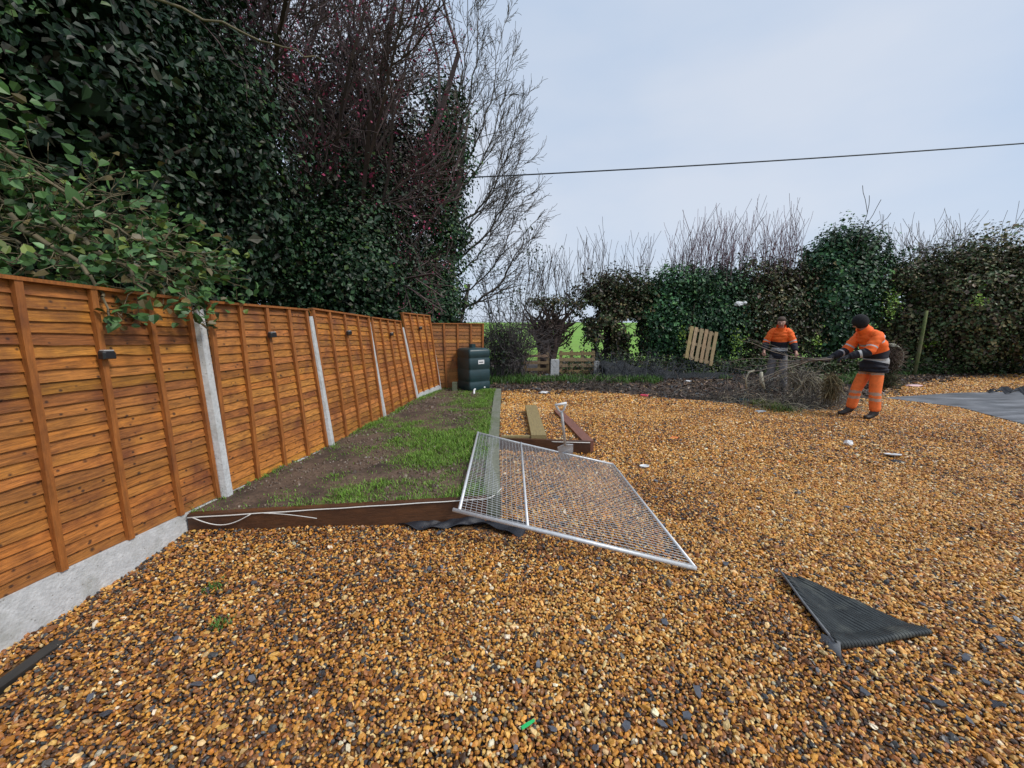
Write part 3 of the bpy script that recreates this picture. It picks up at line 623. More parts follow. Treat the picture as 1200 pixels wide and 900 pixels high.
# overhanging ivy branch (part of the first tree)
S = Segs(); random.seed(5)
stems = [[(-4.6, 3.5, 3.6), (-3.9, 3.1, 3.15), (-3.3, 2.95, 2.75), (-2.85, 3.0, 2.4), (-2.5, 3.15, 2.15)], [(-4.4, 3.2, 3.0), (-3.7, 2.95, 2.65), (-3.2, 2.9, 2.35), (-2.75, 3.0, 2.1), (-2.42, 3.2, 1.92)],
         [(-4.3, 3.6, 2.9), (-3.6, 3.4, 2.7), (-3.1, 3.35, 2.5), (-2.75, 3.4, 2.3), (-2.5, 3.5, 2.12)], [(-4.3, 3.0, 2.6), (-3.6, 2.75, 2.35), (-3.1, 2.7, 2.15), (-2.8, 2.75, 1.95)],
         [(-4.2, 2.9, 4.1), (-3.6, 2.75, 3.5), (-3.25, 2.7, 3.0)], [(-3.2, 2.75, 2.35), (-2.9, 2.7, 2.15), (-2.66, 2.65, 1.98), (-2.56, 2.62, 1.80), (-2.52, 2.6, 1.66)], [(-3.0, 2.8, 2.35), (-2.75, 2.75, 2.2), (-2.5, 2.75, 2.0), (-2.42, 2.75, 1.86)], [(-5, 4.2, 4.9), (-4.0, 4.1, 4.75), (-3.0, 4.2, 4.5), (-2.3, 4.4, 4.35), (-1.9, 4.6, 4.3)], [(-5, 3.6, 4.6), (-4.1, 3.2, 4.2), (-3.3, 3.0, 3.95)]]
LP = []
for si, st in enumerate(stems):
    st = np.array(st)
    fine = []
    for i in range(len(st) - 1):
        for k in range(5): fine.append(st[i] + (st[i + 1] - st[i]) * k / 5 + R.normal(0, .015, 3))
    fine.append(st[-1]); n = len(fine)
    for i in range(n - 1):
        S.a.append(fine[i]); S.b.append(fine[i + 1]); ra = .016 * (1 - i / n) + .004; S.ra.append(ra); S.rb.append(ra * .97)
        if i > 2 and si != 7:
            for _ in range(3 if si not in (5, 6) else (1 if i % 4 == 0 else 0)):
                d = unit(fine[i + 1] - fine[i]) * .5 + dirs(1)[0] * .8 + V(0, 0, -.15)
                grow(S, fine[i], d, random.uniform(.15, .42) * (1 if si not in (5, 6) else .35), .005, 1, -.02, .2, 3, .6, .7, .0025)
    LP += [fine[i] for i in range(n) if si != 7]
tb = S.mb((.15, .12, .07), 4).build('overhanging_branch', M['twig'], ta, smooth=True)
tips = np.array(S.tips); q = R.integers(0, len(tips), 2900); P = tips[q] + R.normal(0, .055, (len(q), 3)); mb = MB()
keepm = ~((P[:, 0] > -2.75) & (P[:, 2] < 1.62)); P = P[keepm]
leaves(mb, P, V(.25, -.35, .75) + R.normal(0, .55, (len(P), 3)), .062, leafcol(len(P), R.uniform(.7, 1.4, len(P)), [(.055, .12, .03), (.085, .17, .06), (.035, .085, .025), (.13, .17, .035), (.13, .10, .04)], [4, 2.5, 4, 1.4, 1]), wid=.95)
o = mb.build('leaves', M['leaf'], tb)

# bare trees
def bare_tree(name, label, base, stems, col, keep=None, berries=0, bcol=(.25, .03, .06), lvl=4, ivy=None, rmin=.007, kids=5, L0=4.2, r0=.1, up=.05, seed=1):
    random.seed(seed); t = thing(name, label, 'tree', base); S = Segs()
    for d, l, r in stems: grow(S, np.array(base) + V(random.uniform(-.2, .2), random.uniform(-.2, .2), 0), d, l, r, lvl, up, .10, kids, .56, .62, rmin, keep=keep)
    print(name, len(S.a))
    S.mb(col, 3).build('branches', M['twig'], t)
    if berries:
        tp = np.array(S.tips); q = R.integers(0, len(tp), berries // 14); q = np.repeat(q, 14); P = tp[q] + R.normal(0, .16, (len(q), 3)); mb = MB()
        small_leaves(mb, P, dirs(len(P)), .045, np.array(bcol) * R.uniform(.5, 1.5, (len(P), 1))); mb.build('leaves', M['leaf'], t)
    if ivy:
        mb = MB()
        for (c, rad, ncl, seed2) in ivy:
            P, Nn, tone = clumps(c, rad, ncl, 30, .2, seed2, .2, .35); small_leaves(mb, P, Nn, .085, leafcol(len(P), tone, *(DUSK if seed2 >= 204 else IVY)))
        mb.build('ivy', M['leaf'], t)
    return t
bare_tree('berry_tree', 'dense leafless tree with purple brown twigs and crimson leaves behind the fence', (-4.3, 12.2, -.05),
          [((-.25, -.2, 1), 9, .12), ((.1, 0, 1), 10, .13), ((.3, -.1, 1), 9, .12), ((-.5, .1, 1), 9, .12), ((.0, -.45, 1), 8, .1), ((.25, -.5, 1), 7.5, .09), ((-.2, -.5, 1), 7.5, .09), ((-.4, -.5, .9), 7.5, .09), ((-.7, -.3, 1), 8, .09), ((.1, -.7, 1), 7, .08), ((-.6, -.6, 1), 8, .08)],
          (.10, .066, .066), lambda q: q[0] < -.95 - .12 * abs(q[2] - 7) + random.gauss(0, .15), 15000, (.33, .045, .11), 4, [((-4.6, 12.2, 5.2), (2.0, 1, 5.0), 620, 206), ((-3.2, 12.0, 4.6), (1.3, 1, 4.2), 420, 207)], .0065, 6, seed=21)
bt = bare_tree('ash_tree', 'tall bare tree with ivy clad trunk, fine branches spreading right against the sky', (-2.15, 13.2, -.05),
          [((.02, 0, 1), 10, .12), ((-.2, .1, 1), 9, .09), ((.1, -.1, 1), 9, .07)],
          (.115, .095, .085), lambda q: q[0] < -1.15 + random.gauss(0, .15), 3000, (.34, .045, .12), 3, [((-2.1, 13, 4.0), (.8, .8, 4.2), 420, 201), ((-1.9, 13, 6.8), (.75, .8, 1.9), 160, 202), ((-2.6, 13, 2.3), (1.1, .9, 2.3), 260, 203), ((-3.6, 12.4, 4.5), (1.1, .9, 2.8), 260, 204), ((-5.0, 12.3, 6.0), (1.2, 1, 2.0), 130, 205)], .0065, 5, seed=33, up=.06)
S = Segs(); random.seed(8)
limbs = [((-2.1, 13.2, 1.9), (.55, 13, 4.6), -.35, .06), ((-2.1, 13.2, 2.4), (.35, 13, 5.4), -.4, .04), ((-2.1, 13.2, 3.4), (.30, 13.1, 6.9), -.45, .045), ((-2.1, 13.2, 4.4), (.25, 13.3, 8.0), -.45, .05), ((-2.1, 13.2, 5.2), (-.1, 13, 9.0), -.4, .045),
         ((-2.1, 13.2, 5.6), (-.3, 13.4, 10.2), -.35, .045), ((-2.1, 13.2, 6.2), (-.9, 13, 11.2), -.3, .045), ((-2.1, 13.2, 4.0), (-.2, 12.6, 7.2), -.4, .04), ((-2.1, 13.2, 6.6), (-1.3, 13.5, 12.0), -.2, .04), ((-2.1, 13.2, 3.0), (-.2, 13.5, 6.0), -.35, .035)]
for (a_, b_, sag_, r0_) in limbs:
    a_, b_ = V(*a_), V(*b_); n_ = 14; pp = []
    for i in range(n_ + 1):
        t_ = i / n_; pp.append(a_ + (b_ - a_) * t_ + V(.25, 0, sag_) * math.sin(math.pi * t_) * 1.2 + R.normal(0, .035, 3))
    for i in range(n_):
        r_a = r0_ * (1 - .86 * i / n_); S.a.append(pp[i]); S.b.append(pp[i + 1]); S.ra.append(r_a); S.rb.append(r0_ * (1 - .86 * (i + 1) / n_))
        if i > 2:
            for _ in range(2 if i % 2 else 1):
                dd_ = unit(unit(pp[i + 1] - pp[i]) + V(random.gauss(.15, .35), random.gauss(0, .45), random.uniform(-.45, .25)))
                grow(S, pp[i + 1], dd_, random.uniform(.5, 1.25) * (1.15 - .55 * i / n_), max(.009, r_a * .45), 2, .03, .10, 3, .55, .45, .0055)
S.mb((.115, .095, .085)).build('limbs', M['twig'], bt)

# ------------------------------------------------------------------ hedge along the back
HY = 14.6
def hp(px, py, Y=HY): return D(px, py, Y)
def shoots(parent, x0, x1, Y, ztop, z0, n, col, lean=.06, seed=1, rmin=.006, name='shoots', lvl=1):
    random.seed(seed)
    for _ in range(n):
        S = Segs(); x = random.uniform(x0, x1); h = (ztop - z0) * random.uniform(.45, 1.0)
        grow(S, (x, Y + random.uniform(-.5, .5), z0), (random.gauss(0, lean * 1.2), random.gauss(0, lean), 1), h * .74, .011, lvl, .08, .06, 5, .42, .42, rmin)
        S.mb(col).build('stem', M['twig'], parent)
def sprays(parent, xa, xb, Y, top, pal, mult, size, seed):
    S = Segs(); random.seed(seed + 900)
    for _ in range(int(18 * (xb - xa)) + 12):
        u = random.random(); p = (xa + (xb - xa) * u, Y + random.uniform(-.6, .3), top * (random.uniform(.70, .87) - .14 * abs(2 * u - 1) ** 3))
        grow(S, p, (random.gauss(0, .7), random.gauss(-.15, .4), 1), random.uniform(.3, .7), .009, 1, -.10, .14, 4, .5, .6, .004)
    S.mb((.09, .07, .055)).build('sprays', M['twig'], parent)
    A = (np.array(S.a) + np.array(S.b)) / 2; q = np.repeat(np.arange(len(A)), 3); P = A[q] + R.normal(0, .035, (len(q), 3)); mb = MB()
    small_leaves(mb, P, V(0, 0, .5) + R.normal(0, .8, P.shape), size * .85, leafcol(len(P), np.ones(len(P)), *pal) * mult); mb.build('spray_leaves', M['leaf'], parent)
def gap(px, py, rx, ry, Y=HY):
    c = hp(px, py, Y); e = hp(px + rx, py - ry, Y); return (c[0], c[2], e[0] - c[0], e[2] - c[2])
gaps = [gap(706, 402, 8, 20), gap(744, 402, 9, 30), gap(738, 382, 16, 9), gap(690, 410, 7, 14), gap(800, 392, 5, 14), gap(863, 400, 6, 13), gap(955, 402, 4, 7), gap(1045, 352, 8, 20), gap(1150, 352, 8, 6), gap(676, 395, 10, 30), gap(692, 365, 10, 8)]
def hedge(name, label, px0, px1, pytop, pal, seed, Y=HY, ncl=420, per=34, cr=.2, size=.085, zmin=.05, mult=1., depth=.8, pybot=440, cat='bush', group='hedge bushes', cz=.52, fill=1500, stems=4, box=True):
    a = hp(px0, pytop, Y); b = hp(px1, pytop, Y); top = a[2]; cx = (a[0] + b[0]) / 2
    BOXY[0] = box
    o_ = leafy_tree(name, label, cat, (cx, Y, top * cz), ((b[0] - a[0]) / 2 * (1.06 if box else 1.15), depth, top * (1 - cz) * (1.05 if box else 1.1)), (cx, Y, -.02), ncl, per, cr, size, pal, seed, .05, zmin, fill, .16, group, True, stems, gaps, mult, .3, .34)
    sprays(o_, a[0], b[0], Y, top, pal, mult, size, seed)
    BOXY[0] = False; return o_
b1 = hedge('ivy_bush', 'dark ivy bush right of the gnarled pollard tree', 672, 765, 322, BROWN, 301, mult=.85)
b2 = hedge('hedge_bush', 'flat topped green hedge bush left of the leaning pallet', 738, 832, 318, HOLLY, 302, mult=1.9)
b3 = hedge('hedge_bush', 'dark hedge bush growing over the leaning pallet', 800, 880, 312, HOLLY, 303, mult=1.5)
b4 = hedge('hedge_bush', 'brownish hedge bush behind the standing worker with grey trousers', 858, 965, 308, BROWN, 304, mult=.9, ncl=480)
b5 = hedge('holly_tree', 'tallest dark green holly rising above the hedge behind the worker in the beanie', 950, 1040, 262, HOLLY, 305, mult=1.6, box=False, ncl=800, cat='tree', cz=.5, size=.095, fill=2600)
b6 = hedge('hedge_bush', 'brown green hedge bush right of the tall holly, above the mossy stake', 1032, 1120, 302, BROWN, 306, mult=1.25, ncl=450)
b7 = hedge('hedge_bush', 'broad olive brown bush at the right edge of the photo', 1095, 1215, 285, BROWN, 307, Y=14.0, ncl=950, mult=1.3, depth=1.4, fill=3000)
b8 = hedge('hedge_bush', 'hedge bush cut off by the right edge of the photo', 1185, 1330, 272, BROWN, 308, Y=13.2, ncl=700, mult=1.3, depth=1.4, fill=3000)
shoots(b1, hp(690, 0)[0], hp(760, 0)[0], HY, hp(0, 262)[2], 2.6, 26, (.11, .085, .09), seed=41)
shoots(b2, hp(760, 0)[0], hp(830, 0)[0], HY, hp(0, 268)[2], 2.8, 26, (.12, .085, .095), seed=42)
shoots(b3, hp(812, 0)[0], hp(880, 0)[0], HY, hp(0, 242)[2], 2.9, 60, (.16, .095, .115), seed=43)
shoots(b4, hp(865, 0)[0], hp(965, 0)[0], HY, hp(0, 236)[2], 2.9, 95, (.16, .095, .115), lean=.09, seed=44)
shoots(b5, hp(985, 0)[0], hp(1020, 0)[0], HY, hp(0, 258)[2], 4.2, 6, (.07, .07, .05), seed=45)
shoots(b6, hp(1050, 0)[0], hp(1100, 0)[0], HY, hp(0, 250)[2], 3.0, 12, (.10, .08, .085), lean=.12, seed=46)
shoots(b7, hp(1100, 0)[0], hp(1200, 0)[0], HY, hp(0, 238)[2], 3.3, 45, (.12, .085, .08), lean=.3, seed=47)
for (pb_, px0_, py0_, rx_, rz_, n_) in ((b6, 1045, 357, .22, .5, 170), (b7, 1148, 352, .2, .15, 60), (b3, 863, 400, .2, .35, 110), (b4, 957, 400, .12, .2, 50), (b6, 1092, 400, .3, .25, 60), (b2, 800, 395, .12, .3, 60)):
    c_ = hp(px0_, py0_, 13.75 if pb_ is not b7 else 12.7); P = c_ + R.normal(0, 1, (n_, 3)) * V(rx_, .12, rz_) * .6; mb = MB()
    small_leaves(mb, P, V(0, -.6, .6) + R.normal(0, .5, P.shape), .075, np.array([(.20, .36, .04), (.28, .42, .06), (.12, .24, .04)])[R.integers(0, 3, n_)] * R.uniform(.6, 1.2, (n_, 1))); mb.build('yellow_green_leaves', M['leaf'], pb_)  # clusters of yellow-green leaves set at the hedge openings
# twiggy low bush by the tank and the pollard
S = Segs(); random.seed(61); tw = thing('twiggy_bush', 'low grey twiggy bush between the green tank and the low rail fence', 'bush', (G(588, 447)[0], 12.6, 0))
for k in range(70): grow(S, (random.uniform(-.85, .45), random.uniform(12.0, 13.2), 0), (random.gauss(0, .35), random.gauss(0, .3), 1), random.uniform(.8, 1.7), .012, 2, 0, .14, 4, .55, .7, .005)
S.mb((.075, .065, .065)).build('branches', M['twig'], tw)
mb = MB(); P, Nn, tone = clumps((-.25, 12.6, 1.0), (.75, .6, .75), 150, 22, .14, 77, .1, .3); small_leaves(mb, P, Nn, .055, leafcol(len(P), tone, [(.05, .08, .03), (.06, .05, .04), (.04, .06, .04)], [3, 2, 2])); mb.build('leaves', M['leaf'], tw)
# pollard
px_ = G(641, 444)[0]; PY = 14.2; pb = thing('pollard_tree', 'gnarled pollarded tree with a flat knot of cut branches and thin upright shoots', 'tree', (D(641, 440, PY)[0], PY, 0))
S = Segs(); random.seed(71); x0 = D(641, 440, PY)[0]
for (tx, w, n_) in ((-.45, .10, 1), (-.25, .12, 1), (.0, .12, 1), (.25, .12, 1), (.45, .10, 1), (-.1, .14, 1), (.12, .14, 1)):
    p = V(x0 + tx * .35, PY + random.uniform(-.1, .1), 0); pts = [p]
    for k in range(8):
        p = p + V(tx * .11 + random.gauss(0, .03), random.gauss(0, .03), .215); pts.append(p)
    for i in range(8): S.a.append(pts[i]); S.b.append(pts[i + 1]); S.ra.append(w * (1.25 - i * .06)); S.rb.append(w * (1.19 - i * .06))
    for i in range(4, 9):
        for _ in range(2): grow(S, pts[i], (random.choice((-1, 1)) * random.uniform(.3, 1), random.uniform(-.4, .4), random.uniform(.2, .9)), random.uniform(.4, .85), .045, 1, .12, .28, 4, .5, .8, .011)
for sx in (-1, 1):
    p = V(x0 + sx * .15, PY, .95)
    for k in range(9): q = p + V(sx * random.uniform(.06, .16), random.gauss(0, .03), [-.06, -.04, .02, .05, .1, .16, .16, .14, .1][k]); S.a.append(p); S.b.append(q); S.ra.append(.04 - .003 * k); S.rb.append(.037 - .003 * k); p = q
    grow(S, p, (sx, 0, .6), .8, .015, 2, .05, .2, 4)
S.mb((.07, .045, .035), 6).build('trunk', M['twig'], pb, smooth=True)
shoots(pb, x0 - 1.0, x0 + 1.1, PY, D(0, 275, PY)[2], 2.1, 40, (.10, .08, .08), lean=.12, seed=72)
mb = MB(); P, Nn, tone = clumps((x0, PY, 2.35), (1.0, .45, .2), 75, 18, .14, 73, .1, .3); small_leaves(mb, P, Nn, .06, leafcol(len(P), tone, *BROWN)); 
P, Nn, tone = clumps((x0, PY, 1.0), (.22, .22, 1.0), 45, 12, .1, 74, .2, .3); small_leaves(mb, P, Nn, .06, leafcol(len(P), tone, [(.05, .035, .03), (.045, .06, .03)], [3, 1])); mb.build('leaves', M['leaf'], pb)
# slender sapling between the tank and the pollard
sp2 = thing('sapling', 'thin bare sapling with few green leaves right of the fence end', 'tree', (D(590, 440, 13.6)[0], 13.6, 0)); S = Segs(); random.seed(81)
for k in range(7): grow(S, (D(592, 440, 13.6)[0] + random.uniform(-.5, .5), 13.6, 0), (random.gauss(0, .12), 0, 1), random.uniform(2.4, 3.9), .02, 2, .05, .08, 5, .4, .5, .006)
S.mb((.10, .08, .075)).build('branches', M['twig'], sp2)
tp = np.array(S.tips); q = R.integers(0, len(tp), 900); P = tp[q] + R.normal(0, .08, (900, 3)); mb = MB(); small_leaves(mb, P, dirs(900), .06, leafcol(900, np.ones(900), *IVY)); mb.build('leaves', M['leaf'], sp2)

# undergrowth & grass
def blades(mb, x, y, z, h, col, w=.006, lean=.5):
    n = len(x); a = R.uniform(0, 6.283, n); hh = h * R.uniform(.5, 1.3, n); dx = np.cos(a) * lean * hh * R.random(n); dy = np.sin(a) * lean * hh * R.random(n); b = a + 1.57
    p = np.stack([x, y, z], -1); s = np.stack([np.cos(b), np.sin(b), 0 * b], -1) * w / 2; m_ = p + np.stack([dx * .35, dy * .35, hh * .6], -1); tp = p + np.stack([dx, dy, hh], -1)
    v = np.stack([p - s, p + s, m_ + s * .8, m_ - s * .8, tp], 1).reshape(-1, 3); bb = (np.arange(n) * 5)[:, None]
    mb.add(v, [], col=np.repeat(col, 5, axis=0)) if False else None
    k = mb.n; mb.add(v, (np.array([(0, 1, 2, 3)]) + bb), col=np.repeat(col, 5, axis=0)); mb.l.append((np.array([(3, 2, 4)]) + bb + k).reshape(-1)); mb.t.append(np.full(n, 3)); mb.m.append(np.zeros(n, int))
mb = MB(); n = 150000; x = R.uniform(-2.9, -.15, n); y = R.uniform(3.0, 10.2, n)
dens = .5 * noise2(x, y, 1.6, 41) + .45 * noise2(x, y, 4.2, 42) + .22 * noise2(x, y, 11, 43) + .55 * np.clip((x + 1.35) / .9, -1, 1)
fx = np.interp(y, [p[1] for p in JB], [p[0] for p in JB]); dens += .9 * np.clip(1 - (x - fx) / .22, 0, 1); fr = lf[0][1] + (x - lf[0][0]) * (lf[1][1] - lf[0][1]) / (lf[1][0] - lf[0][0]); dens += .55 * np.clip(1 - (y - fr) / .35, 0, 1)
k = inpoly(x, y, lawn) & (dens + R.normal(0, .34, n) > .27 - .2 * np.clip((y - 5) / 4, 0, 1)) & (x > fx + .03); x, y, dens = x[k], y[k], dens[k]; print('blades', len(x))
gc = np.array([(.13, .26, .03), (.19, .34, .045), (.09, .18, .025), (.27, .31, .09)])[R.choice(4, len(x), p=[.4, .32, .2, .08])] * R.uniform(.7, 1.3, (len(x), 1))
blades(mb, x, y, zl(x, y) - .003, .022 + .03 * np.clip(dens, 0, 1), gc, .006, 1.5)
tag(mb.build('grass', M['grass']), 'patchy bright green grass on the bare soil of the raised lawn', 'grass', kind='stuff')
n_ = 9000; x = R.uniform(-2.9, -.2, n_); y = R.uniform(3.1, 10, n_); k = inpoly(x, y, lawn) & (noise2(x, y, 2.5, 44) > -.25); x, y = x[k], y[k]; mbc = MB()
bv, bf = I1; ax_ = R.lognormal(0, .45, (len(x), 1, 1)) * .009 * R.uniform(.6, 1.2, (len(x), 1, 3)); v = bv[None] * ax_ * (1 + R.uniform(-.35, .35, (len(x), 12, 1))) + np.stack([x, y, zl(x, y) + .002], -1)[:, None, :]
c_ = np.array([(.14, .095, .065), (.10, .065, .045), (.2, .15, .11), (.3, .26, .22)])[R.choice(4, len(x), p=[.45, .35, .16, .04])] * R.uniform(.7, 1.2, (len(x), 1))
mbc.add(v.reshape(-1, 3), (bf[None] + (np.arange(len(x)) * 12)[:, None, None]).reshape(-1, 3), col=np.repeat(c_, 12, axis=0))
tag(mbc.build('soil_crumbs', M['stone']), 'crumbs of brown soil and small stones over the bare parts of the lawn', 'soil', kind='stuff')
mb = MB(); n = 60000; x = R.uniform(-1.5, 16, n); y = R.uniform(10.8, 15.2, n); e = np.interp(x, [p[0] for p in GE], [p[1] for p in GE])
dd = noise2(x, y, .7, 51) + .5 * noise2(x, y, 2.5, 52) + .55 * np.clip(1 - np.abs(x + .2) / 1.6, 0, 1) + .35 * np.clip(1 - np.abs(x - 6.3) / 1.2, 0, 1) + .6 * np.clip(1 - np.abs(x - 13.2) / 1.4, 0, 1)
k = (y > e + .9 + .3 * noise2(x, y, 1.5, 53)) & (dd > .45); x, y = x[k], y[k]
gc = np.array([(.06, .15, .025), (.09, .18, .03), (.05, .09, .03)])[R.integers(0, 3, len(x))] * R.uniform(.6, 1.3, (len(x), 1))
blades(mb, x, y, np.zeros(len(x)), .14, gc, .016, .9)
tag(mb.build('grass', M['grass']), 'rough tufts of grass at the foot of the back hedge', 'grass', kind='stuff')
# undergrowth leaves under the hedge
mb = MB(); ncl = 900; cx = R.uniform(1.6, 19, ncl); cy = R.uniform(13.2, 14.6, ncl); cz = np.abs(R.normal(0, .22, ncl)); idx = np.repeat(np.arange(ncl), 26)
P = np.stack([cx[idx], cy[idx], cz[idx]], -1) + R.normal(0, .13, (len(idx), 3)); P[:, 2] = np.abs(P[:, 2]) + .01
small_leaves(mb, P, V(0, -.3, 1) + R.normal(0, .6, P.shape), .07, leafcol(len(P), R.uniform(.6, 1.4, ncl)[idx], [(.04, .07, .025), (.06, .10, .03), (.07, .05, .03), (.10, .13, .03)], [4, 3, 2, .5]))
tag(mb.build('undergrowth', M['leaf']), 'low brambles and ivy trailing along the foot of the hedge', 'undergrowth', kind='stuff')
# fallen leaves / twigs over the soil strip
mb = MB(); n = 26000; x = R.uniform(-1, 19, n); y = R.uniform(9, 14.8, n); e = np.interp(x, [p[0] for p in GE], [p[1] for p in GE]); k = (y > e - .25 + .35 * noise2(x, y, 1.3, 55)); x, y = x[k], y[k]
small_leaves(mb, np.stack([x, y, R.uniform(.005, .035, len(x))], -1), V(0, 0, 1) + R.normal(0, .5, (len(x), 3)), .06, np.array([(.12, .07, .05), (.07, .05, .04), (.2, .13, .08), (.3, .2, .1), (.09, .1, .11)])[R.choice(5, len(x), p=[.34, .34, .14, .06, .12])] * R.uniform(.6, 1.3, (len(x), 1)))
tag(mb.build('leaf_litter', M['leaf']), 'brown leaf litter and bits scattered between the gravel and the hedge', 'leaf litter', kind='stuff')

# ------------------------------------------------------------------ oil tank
tk = G(541, 459, .18); ty = tk[1] + .35; c0_ = D(555, 440, ty)
t = thing('oil_tank', 'dark green ribbed plastic tank with a white label in the far corner of the lawn', 'tank', (c0_[0], ty, .18))
ang = math.radians(34); cx, cy = c0_[0], ty; z0 = .17; zt = D(555, 407, ty)[2]; Hh = zt - z0
def rrect(hx, hy, r, n=5):
    P = []
    for (sx, sy, a0) in ((1, 1, 0), (-1, 1, 90), (-1, -1, 180), (1, -1, 270)):
        for k in range(n + 1): a = math.radians(a0 + 90 * k / n); P.append((sx * (hx - r) + r * math.cos(a), sy * (hy - r) + r * math.sin(a)))
    return np.array(P)
rings = []
for (f_, sc) in ((0, .90), (.015, .95), (.05, 1), (.2, 1), (.215, .972), (.245, .972), (.26, 1), (.48, 1), (.495, .972), (.525, .972), (.54, 1), (.745, 1), (.76, .972), (.79, .972), (.805, 1), (.93, 1), (.965, .93), (.99, .72), (1.0, .4), (1.003, .1)):
    q = rrect(.27 * sc, .30 * sc, .045 * sc); x_ = cx + q[:, 0] * math.cos(ang) - q[:, 1] * math.sin(ang); y_ = cy + q[:, 0] * math.sin(ang) + q[:, 1] * math.cos(ang)
    rings.append(np.stack([x_, y_, np.full(len(q), z0 + f_ * Hh)], -1))
MB().loft(rings).build('body', M['tank'], t, smooth=True)
MB().tube([(cx - .02, cy - .02, zt - .02), (cx - .02, cy - .02, zt + .075)], .075, 14).build('filler_cap', M['tank'], t)
fd = V(math.cos(ang + math.radians(-90)), math.sin(ang + math.radians(-90)), 0); sd2 = V(math.cos(ang), math.sin(ang), 0)
lc = V(cx, cy, 0) + fd * .302 + sd2 * (.03) + V(0, 0, z0 + .68 * Hh)
rot = np.stack([sd2, -fd, V(0, 0, 1)], 1)
la = MB().box(lc, (.15, .006, .09), rot).build('label', M['white'], t)
MB().box(lc + fd * .004 - V(0, 0, .005), (.10, .004, .018), rot).build('label_print', M['membrane'], la)
pm = MB().tube([G(555.5, 461.5, .2), G(555.5, 457.5, .22), G(558, 454.5, .24), G(564, 453.5, .24), G(568, 454, .25)], .022, 8)
tag(pm.build('drain_pipe', M['white'], smooth=True), 'bent white plastic pipe at the foot of the green tank', 'pipe')
tb_ = MB().beam(D(533, 452, ty - .25) * V(1, 1, 0) + V(0, 0, .17), D(533, 452, ty - .25) * V(1, 1, 0) + V(0, 0, .38), .10, .12, up=(0, 1, 0)).build('concrete_block', M['kerb']); tag(tb_, 'small weathered block standing left of the green tank', 'block')

# ------------------------------------------------------------------ gate leaf of steel tube and weld mesh
gA = G(560, 507, .25); gD = G(538, 599, .255); gB = G(718, 544, .035); gC = G(815, 666, .03)
print('gate', *[np.round(p, 2) for p in (gA, gB, gC, gD)])
t = thing('mesh_gate', 'galvanised steel gate with wire mesh lying tilted across the lawn edge and gravel', 'gate', (gA + gB + gC + gD) / 4 * V(1, 1, 0))
ext = unit(gD - gC) * .05
MB().tube([gD + ext, gC - ext * .1], .0155, 10).build('bottom_rail', M['steel'], t, smooth=True)
MB().tube([gA, gA + (gB - gA) * .3 + V(0, -.006, -.008), gA + (gB - gA) * .62 + V(0, .01, -.012), gB], .0125, 10).build('top_rail', M['steel'], t, smooth=True)
MB().tube([gA - unit(gA - gD) * -.02, gD], .0135, 10).build('end_rail', M['steel'], t, smooth=True)
MB().tube([gB, gC], .0125, 10).build('end_rail', M['steel'], t, smooth=True)
m0 = G(612, 519, 0); sA = .345; p0 = gA + (gB - gA) * sA; p1 = gD + (gC - gD) * .315
MB().tube([p0, p1], .0115, 10).build('mid_bar', M['steel'], t, smooth=True)
Qg = lambda s, t_: (gD * (1 - s) + gC * s) * (1 - t_) + (gA * (1 - s) + gB * s) * t_
mb = MB(); P0 = []; P1 = []
sag = lambda s, t_: V(.004 * math.sin(s * 17 + t_ * 5), .004 * math.sin(t_ * 13 + s * 7), -.022 * math.sin(math.pi * s) * math.sin(math.pi * t_) + .008 * math.sin(s * 9 + 1) * math.sin(t_ * 7))
n1, n2 = 40, 52
for i in range(1, n1):
    s = i / n1
    for k in range(12): P0.append(Qg(s, k / 12) + sag(s, k / 12)); P1.append(Qg(s, (k + 1) / 12) + sag(s, (k + 1) / 12))
for i in range(1, n2):
    t_ = i / n2
    for k in range(12): P0.append(Qg(k / 12, t_) + sag(k / 12, t_) + V(0, 0, .002)); P1.append(Qg((k + 1) / 12, t_) + sag((k + 1) / 12, t_) + V(0, 0, .002))
mb.segs(P0, P1, np.full(len(P0), .0016), np.full(len(P0), .0016), n=4)
mb.build('wire_mesh', M['wire'], t)

# ------------------------------------------------------------------ spade
sb = G(664, 540, 0) ; sb[1] = bf1[1] - .22; sb[0] = D(664, 540, sb[1])[0]; d_ = ray(657, 472)
best = min(np.linspace(4, 8, 400), key=lambda q: abs(np.linalg.norm(d_ * q + V(0, 0, H) - sb) - 1.0)); st_ = d_ * best + V(0, 0, H)
t = thing('spade', 'steel spade with a white D handle leaning on the raised bed frame behind the gate', 'spade', sb)
ax = unit(st_ - sb); side = unit(np.cross(ax, V(0, 1, 0))); nn = np.cross(side, ax)
MB().tube([sb + ax * .27, sb + ax * .86], [.017, .0145], 10).build('shaft', M['steel'], t, smooth=True)
rings = []
for (d0, w, cv) in ((-.01, .055, .0), (.02, .075, .004), (.12, .088, .01), (.24, .095, .014), (.262, .095, .014), (.285, .03, .0)):
    c = sb + ax * d0; rings.append(np.array([c - side * w + nn * .004, c + nn * (cv + .004), c + side * w + nn * .004, c + side * w - nn * .002, c + nn * (cv - .004), c - side * w - nn * .002]))
MB().loft(rings).build('blade', M['steel'], t)
hh = MB(); top = sb + ax * .86
hh.tube([top - ax * .03, top + ax * .03 - side * .03, top + ax * .12 - side * .058], .011, 8); hh.tube([top - ax * .03, top + ax * .03 + side * .03, top + ax * .12 + side * .058], .011, 8); hh.tube([top + ax * .12 - side * .066, top + ax * .12 + side * .066], .014, 8)
hh.build('handle', M['white'], t, smooth=True)

